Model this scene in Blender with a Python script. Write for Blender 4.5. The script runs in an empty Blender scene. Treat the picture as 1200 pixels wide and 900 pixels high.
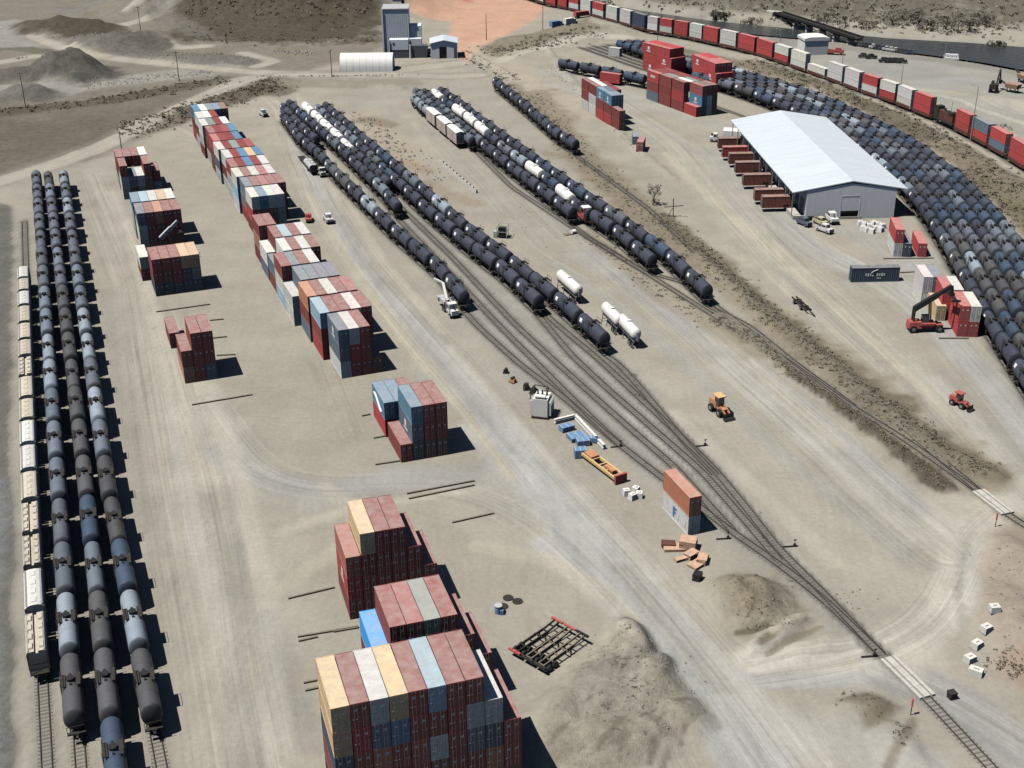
import bpy, math, random
import numpy as np
from mathutils import Matrix, Vector
random.seed(7)
rng = np.random.default_rng(7)
sc = bpy.context.scene
COL = sc.collection

# ------------------------------------------------------------------ camera, sky, sun, exposure
CAM_H, CAM_F, PITCH, ROLL = 111.037, 1481.4, 0.451196, -0.010297
cp, sp, cr, sr = math.cos(PITCH), math.sin(PITCH), math.cos(ROLL), math.sin(ROLL)
X0, U0, F0 = Vector((1, 0, 0)), Vector((0, sp, cp)), Vector((0, cp, -sp))
RIGHT, UP = X0 * cr + U0 * sr, U0 * cr - X0 * sr
cd = bpy.data.cameras.new('camera')
cam = bpy.data.objects.new('camera', cd)
COL.objects.link(cam)
cd.sensor_width = 36.0
cd.lens = 36.0 * CAM_F / 1200.0
cd.clip_start, cd.clip_end = 1.0, 20000.0
cam.matrix_world = Matrix(((RIGHT.x, UP.x, -F0.x, 0), (RIGHT.y, UP.y, -F0.y, 0), (RIGHT.z, UP.z, -F0.z, CAM_H), (0, 0, 0, 1)))
sc.camera = cam
SUN = Vector((4.85, 1.85, -10.68)).normalized()      # the way the light travels
world = bpy.data.worlds.new('World')
sc.world = world
world.use_nodes = True
wn = world.node_tree.nodes
sky = wn.new('ShaderNodeTexSky')
sky.sky_type = 'NISHITA'
sky.sun_disc = False
sky.altitude = 1500
sky.air_density = 0.7
sky.dust_density = 0.4
sky.sun_elevation = math.asin(-SUN.z)
sky.sun_rotation = math.atan2(-SUN.x, -SUN.y)
wn['Background'].inputs['Strength'].default_value = 0.05
world.node_tree.links.new(sky.outputs[0], wn['Background'].inputs['Color'])
sl = bpy.data.lights.new('sun', 'SUN')
sl.energy = 5.0
sl.angle = math.radians(0.5)
sl.color = (1.0, 0.96, 0.89)
so = bpy.data.objects.new('sun', sl)
COL.objects.link(so)
so.rotation_euler = SUN.to_track_quat('-Z', 'Y').to_euler()
sc.view_settings.view_transform = 'Standard'
sc.view_settings.look = 'None'
sc.view_settings.exposure = 0.0
sc.view_settings.gamma = 1.0
sc.cycles.max_bounces = 4
sc.cycles.diffuse_bounces = 0
sc.cycles.use_denoising = True

def ray(u, v):
    a, b = (u - 600) / CAM_F, -(v - 450) / CAM_F
    return RIGHT * a + UP * b + F0
def G(u, v, z=0.0):
    "survey of the photograph: the point at height z under a pixel of the 1200 x 900 photo"
    d = ray(u, v)
    t = (z - CAM_H) / d.z
    return Vector((d.x * t, d.y * t, z))
def Hy(u, v, y):
    d = ray(u, v)
    t = y / d.y
    return Vector((d.x * t, y, CAM_H + d.z * t))
def P(pts, z=0.0):
    return [G(u, v, z) for u, v in pts]

# ------------------------------------------------------------------ noise, terrain
def vnoise(x, y, s, seed):
    x = np.asarray(x, float) / s + 1000.0; y = np.asarray(y, float) / s + 1000.0
    xi, yi = np.floor(x).astype(np.int64), np.floor(y).astype(np.int64)
    fx, fy = x - xi, y - yi
    fx, fy = fx * fx * (3 - 2 * fx), fy * fy * (3 - 2 * fy)
    def h(a, b):
        n = (a * 374761393 + b * 668265263 + seed * 974634541) & 0x7fffffff
        n = ((n ^ (n >> 13)) * 1274126177) & 0x7fffffff
        return ((n ^ (n >> 16)) & 0xffff) / 65535.0
    return (h(xi, yi) * (1 - fx) + h(xi + 1, yi) * fx) * (1 - fy) + (h(xi, yi + 1) * (1 - fx) + h(xi + 1, yi + 1) * fx) * fy
def fbm(x, y, s, seed, n=4):
    r, a, t = 0, 1.0, 0
    for i in range(n):
        r = r + a * vnoise(x, y, s / 2 ** i, seed + i); t += a; a *= .55
    return r / t * 2 - 1
def segdist(x, y, pts):
    d = np.full(np.shape(x), 1e9)
    for a, b in zip(pts[:-1], pts[1:]):
        dx, dy = b[0] - a[0], b[1] - a[1]
        t = np.clip(((x - a[0]) * dx + (y - a[1]) * dy) / (dx * dx + dy * dy + 1e-9), 0, 1)
        d = np.minimum(d, np.hypot(x - a[0] - t * dx, y - a[1] - t * dy))
    return d
def inpoly(x, y, pts):
    c = np.zeros(np.shape(x), bool)
    n = len(pts)
    for i in range(n):
        ax, ay = pts[i][0], pts[i][1]; bx, by = pts[i - 1][0], pts[i - 1][1]
        if abs(ay - by) < 1e-9: continue
        k = ((ay > y) != (by > y)) & (x < (bx - ax) * (y - ay) / (by - ay) + ax)
        c ^= k
    return c
def smooth01(t):
    t = np.clip(t, 0, 1)
    return t * t * (3 - 2 * t)

RIVER = [(690, 0), (760, 12), (830, 22), (900, 29), (960, 35), (1044, 43), (1135, 48), (1200, 53), (1420, 70),
         (1420, 116), (1300, 92), (1200, 80), (1157, 72), (1113, 65.5), (1061, 59), (1011, 48), (960, 45), (900, 40), (830, 33), (760, 25), (700, 15)]
RIVER_W = P(RIVER)
# bumps: pixel of the centre, radius along x, radius along y, turn, height
BUMPS = [((80, 88), 17, 16, 0, 8.5), ((30, 90), 26, 10, 0, 3.2), ((30, 112), 12, 12, 0, 3.5), ((70, 34), 30, 14, 0, 4.5), ((150, 52), 30, 12, .3, 5.0),
         ((120, 48), 20, 10, 0, 3.0), ((180, 5), 30, 40, 0, 8), ((240, 70), 26, 7, -.1, 2.0), ((878, 705), 6.5, 6.5, 0, 2.6), ((905, 750), 6.5, 2.2, .6, 1.5), ((925, 735), 6, 1.8, .7, 1.3),
         ((742, 765), 3.2, 9, .15, 2.4), ((735, 815), 9, 8, .1, 2.5), ((720, 865), 12, 6, .1, 2.2), ((765, 800), 3, 6, -.4, 2.6), ((705, 835), 4, 3, .5, 2.4), ((650, 850), 5, 9, -.5, 1.8), ((790, 845), 5, 6, 0, 1.6), ((1195, 735), 9, 12, 0, 2.2), ((1195, 660), 6, 10, 0, 1.6), ((1050, 872), 3, 6, .3, 1.0), ((1015, 832), 5, 3, .2, .8), ((945, 765), 7, 2.5, .5, 1.0), ((690, 800), 3, 8, -.4, 1.6),
         ((1165, 120), 40, 8, -.4, 1.5), ((1085, 118), 22, 8, -.3, 1.6), ((690, 38), 22, 14, 0, 3.0), ((640, 48), 28, 10, 0, 2.5)]
RIDGES = [  # polyline, width, height: windrows of dirt, banks
    ([(820, 300), (900, 370), (970, 425), (1040, 480), (1100, 525), (1165, 560)], 3.2, 1.0),
    ([(845, 370), (890, 402), (930, 440), (975, 470), (1030, 510), (1070, 540), (1112, 575)], 2.2, .8),
    ([(640, 55), (668, 92), (700, 125), (740, 170), (790, 210)], 2.5, .8),
    ([(745, 735), (770, 770), (800, 800), (830, 840)], 1.2, .6),
    ([(470, 104), (430, 100), (380, 96), (330, 98), (290, 106)], 4.0, 1.4),
    ([(150, 150), (200, 138), (250, 122), (300, 106), (325, 96)], 7.0, 2.2),
    ([(0, 133), (60, 126), (130, 118), (200, 105), (270, 93)], 5.0, 1.6),
    ([(870, 68), (960, 100), (1050, 135), (1110, 170), (1200, 222), (1260, 265)], 9.0, 2.0),
    ([(545, 62), (580, 78), (600, 92)], 3.0, 1.2),
]
def height(x, y):
    x = np.asarray(x, float); y = np.asarray(y, float)
    z = np.zeros(x.shape)
    n1 = fbm(x, y, 14, 3); n2 = fbm(x, y, 5, 9); n3 = fbm(x, y, 2.6, 15, 3); gul = 1 - 2 * np.abs(fbm(x, y, 7, 33, 2))
    for (px, rx, ry, rot, h) in BUMPS:
        c = G(*px)
        dx, dy = x - c.x, y - c.y
        if rot: dx, dy = dx * math.cos(rot) + dy * math.sin(rot), -dx * math.sin(rot) + dy * math.cos(rot)
        r = np.sqrt((dx / rx) ** 2 + (dy / ry) ** 2) * (1 + .25 * n1)
        m_ = smooth01(1.25 - r)
        z = np.maximum(z, h * m_ * (1 + .3 * n2 + .18 * gul) + .42 * n3 * smooth01((1.2 - r) * 3))
    for pts, w, h in RIDGES:
        d = segdist(x, y, P(pts)) * (1 + .4 * n1)
        z = np.maximum(z, h * smooth01(1 - d / w) * (.75 + .6 * n2 + .5 * n3))
    # the dark hill behind the silo building
    c = G(345, 20)
    r = np.sqrt(((x - c.x) / 78) ** 2 + ((y - c.y - 70) / 92) ** 2) * (1 + .12 * fbm(x, y, 40, 21))
    rid = 1 - np.abs(fbm(x * 1.0, y * .45, 26, 77))
    z = np.maximum(z, 46 * smooth01(1.25 - r) * (1 + .16 * n1) + 7.0 * (rid - .6) * smooth01((1.1 - r) * 2.5) + 1.2 * n2 * smooth01((1.1 - r) * 4))
    # the bank beyond the river, and rising ground far away
    far = np.clip((y - 600 - .25 * np.abs(x - 150)) / 150, 0, 1)
    farb = smooth01((x - 20) / 60) * smooth01((y - 590 + .18 * (x - 150) - 12 * n1) / 120)
    z = np.maximum(z, 26 * farb * (1 + .35 * n1))
    z = z + np.where(y > 760, (y - 760) * .05 * (1 + .4 * n1), 0)
    dr = np.where(inpoly(x, y, RIVER_W), -segdist(x, y, RIVER_W + RIVER_W[:1]), segdist(x, y, RIVER_W + RIVER_W[:1]))
    z = np.where(dr < 0, -2.0, z * smooth01(dr / 30))
    z = np.where((dr >= 0) & (dr < 7), np.minimum(z, -2.0 + 2.0 * smooth01(dr / 7) + z), z)
    return z
def hz(p):
    return float(height(np.array([p[0]]), np.array([p[1]]))[0])

# ------------------------------------------------------------------ materials
def new_mat(name):
    m = bpy.data.materials.new(name)
    m.use_nodes = True
    nt = m.node_tree
    return m, nt, nt.nodes, nt.links, nt.nodes['Principled BSDF']
def math_node(N, L, op, a, b=None):
    n = N.new('ShaderNodeMath'); n.operation = op
    for i, q in enumerate((a, b)):
        if q is None: continue
        if isinstance(q, (int, float)): n.inputs[i].default_value = q
        else: L.new(q, n.inputs[i])
    return n.outputs[0]
def paint(name, col=None, rough=.6, var=.18, scale=1.2, rust=0.0, dust=0.0, metal=0.0, spec=.4, stretch=(1, 1, 1)):
    "a painted or raw surface; col None takes the object's own colour; dust settles as pale grime in blotches, rust in patches"
    m, nt, N, L, b = new_mat(name)
    tc = N.new('ShaderNodeTexCoord'); oi = N.new('ShaderNodeObjectInfo')
    add = N.new('ShaderNodeVectorMath'); add.operation = 'ADD'
    mul = N.new('ShaderNodeVectorMath'); mul.operation = 'MULTIPLY'; mul.inputs[1].default_value = stretch
    L.new(tc.outputs['Object'], mul.inputs[0])
    sv = N.new('ShaderNodeVectorMath'); sv.operation = 'SCALE'; sv.inputs[0].default_value = (37, 91, 53); L.new(oi.outputs['Random'], sv.inputs['Scale'])
    L.new(mul.outputs[0], add.inputs[0]); L.new(sv.outputs[0], add.inputs[1])
    nz = N.new('ShaderNodeTexNoise'); nz.inputs['Scale'].default_value = scale; nz.inputs['Detail'].default_value = 6; nz.inputs['Roughness'].default_value = .65
    L.new(add.outputs[0], nz.inputs['Vector'])
    mr = N.new('ShaderNodeMapRange'); mr.inputs['From Min'].default_value = .25; mr.inputs['From Max'].default_value = .75
    mr.inputs['To Min'].default_value = 1 - var; mr.inputs['To Max'].default_value = 1 + var
    L.new(nz.outputs['Fac'], mr.inputs['Value'])
    mx = N.new('ShaderNodeVectorMath'); mx.operation = 'SCALE'
    if name.endswith('by_point'):
        at = N.new('ShaderNodeAttribute'); at.attribute_name = 'Paint'; L.new(at.outputs['Color'], mx.inputs[0])
    elif col is None: L.new(oi.outputs['Color'], mx.inputs[0])
    else: mx.inputs[0].default_value = col
    L.new(mr.outputs[0], mx.inputs['Scale'])
    out = mx.outputs[0]
    def blend(out, colr, amount, sc_, lo, hi):
        n2 = N.new('ShaderNodeTexNoise'); n2.inputs['Scale'].default_value = sc_; n2.inputs['Detail'].default_value = 5
        L.new(add.outputs[0], n2.inputs['Vector'])
        r = N.new('ShaderNodeMapRange'); r.inputs['From Min'].default_value = lo; r.inputs['From Max'].default_value = hi
        r.inputs['To Min'].default_value = 0; r.inputs['To Max'].default_value = amount
        L.new(n2.outputs['Fac'], r.inputs['Value'])
        k = N.new('ShaderNodeMix'); k.data_type = 'RGBA'
        L.new(r.outputs[0], k.inputs[0]); L.new(out, k.inputs[6]); k.inputs[7].default_value = (*colr, 1)
        return k.outputs[2]
    if rust: out = blend(out, (.10, .045, .025), rust, 2.3, .52, .72)
    if dust: out = blend(out, (.48, .43, .40), dust, .8, .0, .7)
    L.new(out, b.inputs['Base Color'])
    b.inputs['Roughness'].default_value = rough
    b.inputs['Metallic'].default_value = metal
    b.inputs['Specular IOR Level'].default_value = spec
    return m
M = dict(
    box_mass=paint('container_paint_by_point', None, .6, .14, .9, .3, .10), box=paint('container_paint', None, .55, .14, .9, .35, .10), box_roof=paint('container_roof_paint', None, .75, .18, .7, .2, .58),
    tank=paint('tank_car_paint', None, .58, .10, .5, .10, .05, spec=.3, stretch=(1, .5, 1)), white=paint('white_paint', (.78, .78, .75), .5, .06, .6, .05),
    shell=paint('covered_car_paint', None, .6, .16, .8, .3, .25), black=paint('black_steel', (.022, .022, .024), .6, .3, 2), steel=paint('galvanised_steel', (.30, .31, .32), .5, .2, 2, .15),
    dark=paint('grimy_underframe', (.035, .031, .028), .8, .35, 2), rubber=paint('tyre_rubber', (.02, .02, .02), .85, .2, 3), rail=paint('rail_steel', (.075, .065, .056), .5, .3, 1.5),
    sleeper=paint('weathered_sleeper', (.158, .148, .131), .9, .35, .7), wood=paint('grey_timber', (.20, .17, .13), .9, .3, 1.5), palewood=paint('fresh_timber', (.55, .36, .25), .85, .25, 1.5),
    concrete=paint('concrete', (.50, .48, .44), .9, .15, 1.2), palecon=paint('pale_concrete', (.66, .64, .59), .9, .12, 1.2), sheet=paint('white_roof_sheet', (.64, .71, .77), .5, .07, .16, .0, .18, stretch=(.5, 3, 1)),
    wall=paint('pale_wall_sheet', (.88, .90, .92), .5, .07, .3, .12, stretch=(3, 3, .3)), greywall=paint('blue_grey_sheet', (.76, .82, .88), .55, .06, .3), dkwall=paint('dark_grey_sheet', (.12, .13, .15), .6, .1, .5),
    glass=paint('dark_glass', (.02, .025, .03), .08, .1, 1, spec=.8), red=paint('red_machine_paint', (.46, .055, .05), .6, .18, 1, .3, .22), orange=paint('orange_machine_paint', (.56, .22, .09), .6, .18, 1, .35, .25),
    dullorange=paint('dusty_orange_paint', (.34, .17, .10), .8, .2, 1, .3, .3), yellow=paint('tan_yellow_paint', (.68, .47, .22), .55, .12, 1, .1), blue=paint('blue_machine_paint', (.16, .28, .46), .5, .2, 2), car=paint('vehicle_paint', None, .35, .05, 1, 0, .08),
    tarp=paint('white_fabric', (.80, .80, .77), .7, .05, .4), pink=paint('pink_marker', (.72, .16, .17), .6, .1, 1), rock=paint('grey_rock', (.29, .275, .245), .95, .35, .8), scrub=paint('dry_scrub_leaves', (.20, .175, .13), .95, .5, .3),
    leaf=paint('olive_leaves', (.13, .12, .095), .95, .5, .4), bark=paint('bark', (.12, .09, .06), .95, .3, 2), pole=paint('pole_wood', (.16, .13, .10), .9, .2, 1), lightgrey=paint('light_grey_paint', (.48, .50, .51), .5, .12, 1, .1),
    slate=paint('blue_grey_tarp', (.17, .22, .29), .6, .08, .4), mark=paint('white_lettering', (.82, .82, .80), .5, .06, 3), bluemark=paint('blue_lettering', (.10, .20, .50), .5, .06, 3), rust=paint('rust_red_metal', (.12, .05, .04), .8, .3, 1.5),
)

def tank_material():
    m = M['tank']; nt = m.node_tree; N, L = nt.nodes, nt.links
    b = N['Principled BSDF']; src = b.inputs['Base Color'].links[0].from_socket
    tc = N.new('ShaderNodeTexCoord'); oi = N.new('ShaderNodeObjectInfo')
    sx = N.new('ShaderNodeSeparateXYZ'); L.new(tc.outputs['Object'], sx.inputs[0])
    ay = math_node(N, L, 'ABSOLUTE', sx.outputs['Y'])
    mp = N.new('ShaderNodeMapping'); mp.inputs['Scale'].default_value = (.25, 2.4, .25); L.new(tc.outputs['Object'], mp.inputs['Vector'])
    sh = N.new('ShaderNodeVectorMath'); sh.operation = 'SCALE'; sh.inputs[0].default_value = (11, 77, 31); L.new(oi.outputs['Random'], sh.inputs['Scale'])
    ad = N.new('ShaderNodeVectorMath'); ad.operation = 'ADD'; L.new(mp.outputs[0], ad.inputs[0]); L.new(sh.outputs[0], ad.inputs[1])
    n = N.new('ShaderNodeTexNoise'); n.inputs['Scale'].default_value = 1.6; n.inputs['Detail'].default_value = 5; L.new(ad.outputs[0], n.inputs['Vector'])
    def mr(v, a, c, d, e):
        r = N.new('ShaderNodeMapRange'); r.inputs['From Min'].default_value = a; r.inputs['From Max'].default_value = c; r.inputs['To Min'].default_value = d; r.inputs['To Max'].default_value = e
        L.new(v, r.inputs['Value']); return r.outputs[0]
    streak = mr(n.outputs['Fac'], .5, .68, 0, 1)
    centre = mr(ay, .4, 1.9, 1, 0)
    runs = math_node(N, L, 'MULTIPLY', streak, math_node(N, L, 'ADD', math_node(N, L, 'MULTIPLY', centre, .55), .12))
    k = N.new('ShaderNodeMix'); k.data_type = 'RGBA'; L.new(runs, k.inputs[0]); L.new(src, k.inputs[6]); k.inputs[7].default_value = (.022, .020, .018, 1)
    ends = math_node(N, L, 'MULTIPLY', mr(ay, 5.5, 5.62, 0, .6), mr(oi.outputs['Random'], .25, .3, .45, 1))
    k2 = N.new('ShaderNodeMix'); k2.data_type = 'RGBA'; L.new(ends, k2.inputs[0]); L.new(k.outputs[2], k2.inputs[6]); k2.inputs[7].default_value = (.020, .021, .024, 1)
    L.new(k2.outputs[2], b.inputs['Base Color'])
tank_material()
# ------------------------------------------------------------------ mesh builder
class MB:
    def __init__(s): s.v, s.f, s.m, s.sm = [], [], [], []
    def add(s, vs, fs, mat=0, smooth=False):
        o = len(s.v); s.v.extend(vs)
        for f in fs:
            s.f.append(tuple(i + o for i in f)); s.m.append(mat); s.sm.append(smooth)
        return s
    def box(s, c, d, mat=0, rz=0.0, taper=1.0):
        x, y, z = d[0] / 2, d[1] / 2, d[2] / 2
        vs = []
        for k in (-1, 1):
            t = taper if k > 0 else 1.0
            for i, j in ((-1, -1), (1, -1), (1, 1), (-1, 1)):
                px, py = i * x * t, j * y * t
                vs.append((c[0] + px * math.cos(rz) - py * math.sin(rz), c[1] + px * math.sin(rz) + py * math.cos(rz), c[2] + k * z))
        return s.add(vs, [(3, 2, 1, 0), (4, 5, 6, 7), (0, 1, 5, 4), (1, 2, 6, 5), (2, 3, 7, 6), (3, 0, 4, 7)], mat)
    def cyl(s, a, b, r0, r1=None, n=12, mat=0, smooth=True, caps=True):
        a, b = Vector(a), Vector(b)
        r1 = r0 if r1 is None else r1
        d = (b - a).normalized()
        q = Vector((0, 0, 1)) if abs(d.z) < .9 else Vector((1, 0, 0))
        e1 = d.cross(q).normalized(); e2 = d.cross(e1)
        vs = []
        for p, r in ((a, r0), (b, r1)):
            for i in range(n):
                t = 2 * math.pi * i / n
                vs.append(tuple(p + e1 * math.cos(t) * r + e2 * math.sin(t) * r))
        s.add(vs, [(i, i + n, (i + 1) % n + n, (i + 1) % n) for i in range(n)], mat, smooth)
        if caps:
            s.add(vs[:n], [tuple(range(n))], mat)
            s.add(vs[n:], [tuple(range(n - 1, -1, -1))], mat)
        return s
    def bar(s, a, b, w, h=None, mat=0):
        "a square bar from a to b"
        a, b = Vector(a), Vector(b); h = w if h is None else h
        d = (b - a).normalized()
        q = Vector((0, 0, 1)) if abs(d.z) < .95 else Vector((1, 0, 0))
        e1 = d.cross(q).normalized() * (w / 2); e2 = e1.cross(d).normalized() * (h / 2)
        vs = [tuple(p + i * e1 + j * e2) for p in (a, b) for i, j in ((-1, -1), (1, -1), (1, 1), (-1, 1))]
        return s.add(vs, [(0, 1, 2, 3), (7, 6, 5, 4), (0, 4, 5, 1), (1, 5, 6, 2), (2, 6, 7, 3), (3, 7, 4, 0)], mat)
    def lathe_y(s, prof, cz, rx, rz_, n=22, mat=0):
        "surface round the Y axis; prof = [(y, r)]"
        vs = []
        for y, r in prof:
            for i in range(n):
                t = 2 * math.pi * i / n
                vs.append((math.cos(t) * r * rx, y, cz + math.sin(t) * r * rz_))
        fs = []
        for k in range(len(prof) - 1):
            for i in range(n):
                j = (i + 1) % n
                fs.append((k * n + i, (k + 1) * n + i, (k + 1) * n + j, k * n + j))
        return s.add(vs, fs, mat, True)
    def prism(s, pts, y0, y1, mat=0):
        "outline in x,z swept along y"
        n = len(pts)
        vs = [(x, y0, z) for x, z in pts] + [(x, y1, z) for x, z in pts]
        return s.add(vs, [tuple(range(n)), tuple(range(2 * n - 1, n - 1, -1))] + [(i, i + n, (i + 1) % n + n, (i + 1) % n) for i in range(n)], mat)
    def mesh(s, name, mats):
        me = bpy.data.meshes.new(name)
        me.from_pydata(s.v, [], s.f)
        for m in mats: me.materials.append(m)
        me.polygons.foreach_set('material_index', s.m)
        me.polygons.foreach_set('use_smooth', s.sm)
        me.update()
        return me
def fixn(me):
    import bmesh
    bm = bmesh.new(); bm.from_mesh(me)
    bmesh.ops.recalc_face_normals(bm, faces=bm.faces)
    bm.to_mesh(me); bm.free(); me.update()
    return me
USED = {}
def thing(name, mesh, label, cat, group=None, loc=(0, 0, 0), rz=0.0, scale=(1, 1, 1), color=None, parts=(), kind=None):
    "one thing: its root (mesh or Empty) and its parts [(name, mesh, label or None, subparts)]"
    if label and key(label) in SKIP: return None
    o = bpy.data.objects.new(name, mesh)
    COL.objects.link(o)
    o.location = loc; o.rotation_euler = (0, 0, rz); o.scale = scale
    if label:
        w = label.split()
        if not 4 <= len(w) <= 16: print('LABEL WORDS', len(w), label)
        USED.setdefault(label, []).append(name)
        o['label'] = label; o['category'] = cat
    if group: o['group'] = group
    if kind: o['kind'] = kind
    if color: o.color = (*color, 1)
    for p in parts:
        c = bpy.data.objects.new(p[0], p[1]); COL.objects.link(c); c.parent = o
        if color: c.color = (*color, 1)
        if len(p) > 2 and p[2]: c['label'] = p[2]
        for q in (p[3] if len(p) > 3 else ()):
            e = bpy.data.objects.new(q[0], q[1]); COL.objects.link(e); e.parent = c
            if color: e.color = (*color, 1)
    return o
def structure(name, mesh, kind='structure'):
    o = bpy.data.objects.new(name, mesh); COL.objects.link(o); o['kind'] = kind
    return o
ORD = ['first', 'second', 'third', 'fourth', 'fifth', 'sixth', 'seventh', 'eighth', 'ninth', 'tenth', 'eleventh', 'twelfth', 'thirteenth', 'fourteenth', 'fifteenth',
       'sixteenth', 'seventeenth', 'eighteenth', 'nineteenth', 'twentieth', 'twenty-first', 'twenty-second', 'twenty-third', 'twenty-fourth', 'twenty-fifth',
       'twenty-sixth', 'twenty-seventh', 'twenty-eighth', 'twenty-ninth', 'thirtieth', 'thirty-first', 'thirty-second']

SKIP = {2595127451,705185032,333468867,1706943929,961910354,2037138113,4069403442,3504791821,1139703524,1656128912,3448802180,847985587,1335622841,3700219331,3419760204,1955623086,3736852426,2745897152,2527164853,3188811672,2840124439,370002677,2888875211,1823718239,3775991707,3538320956,3503387701,2960901223,2723815220,1868835115,276916715,278866033,751905784,2257050702,3705657602,3291802763,4015457185,496866446,3423207149,3351273597,898539754,3529027618,389900663,2271162525,2299182994,2105898971,2252657649,1549533240,3073193882,469162325,153441752,3429739022,2734867619,1761095320}
MASS = {2282809568,4037516032,3463951354,2824977502,1679023781,864826980,2691969602,1871370343,3714352561,498473169,4199724302,479068961,3742582026,1996699529,3081630959,305546387,2868282782,3303364044,4110691440,4076248811,1205540260,187513003,3047203433,1035049410,689400284,2018825032,2747187605,1990905626,2031417112,1639105278,1558904607,1260174494,681719833,2344258690,2991495193,2043226154,3967879942,1964301063,1967296260,876706536,3086634919,545942496,514340371,3556951683,1332984248,2813337184,1499956585,341480723,3681534123,1366918574,250313359,1205167455,1679087880,4051478609,733675770,1193339273,2735015517,679403691,1153365884,2252060958,3056464466,2223466285,4175450074,3292150278,1326111706,355124663,3864596615,2763992103,392581406,92040079,3832066452,932506483,274801132,3943565258,562495890,246305809,685967459,2518025351,2701836769,475897193,3724854417,3974339524,3770240784,2330694119,3054233522,1368089117,2251897332,57938792,4047980709,253439317,2574173662,2280095481,219384848,154880227,1796567571,91960462,1020725023,3094750919,1713086929,3051879222,331016114,789491960,1826782408,3268861313,2731700249,52945278,2180173436,289947889,2744810329,4242692461,2720992802,2220918578,4099549793,1922160391,1797674068,18889467,1565955591,811984118,417991831,1725296603,2388218830,3094014686,3091407051,2314425281,3327808516,1799009618,3768439096,1950922833,1854271311,266167235}
import zlib
def key(s): return zlib.crc32(s.encode())
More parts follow.
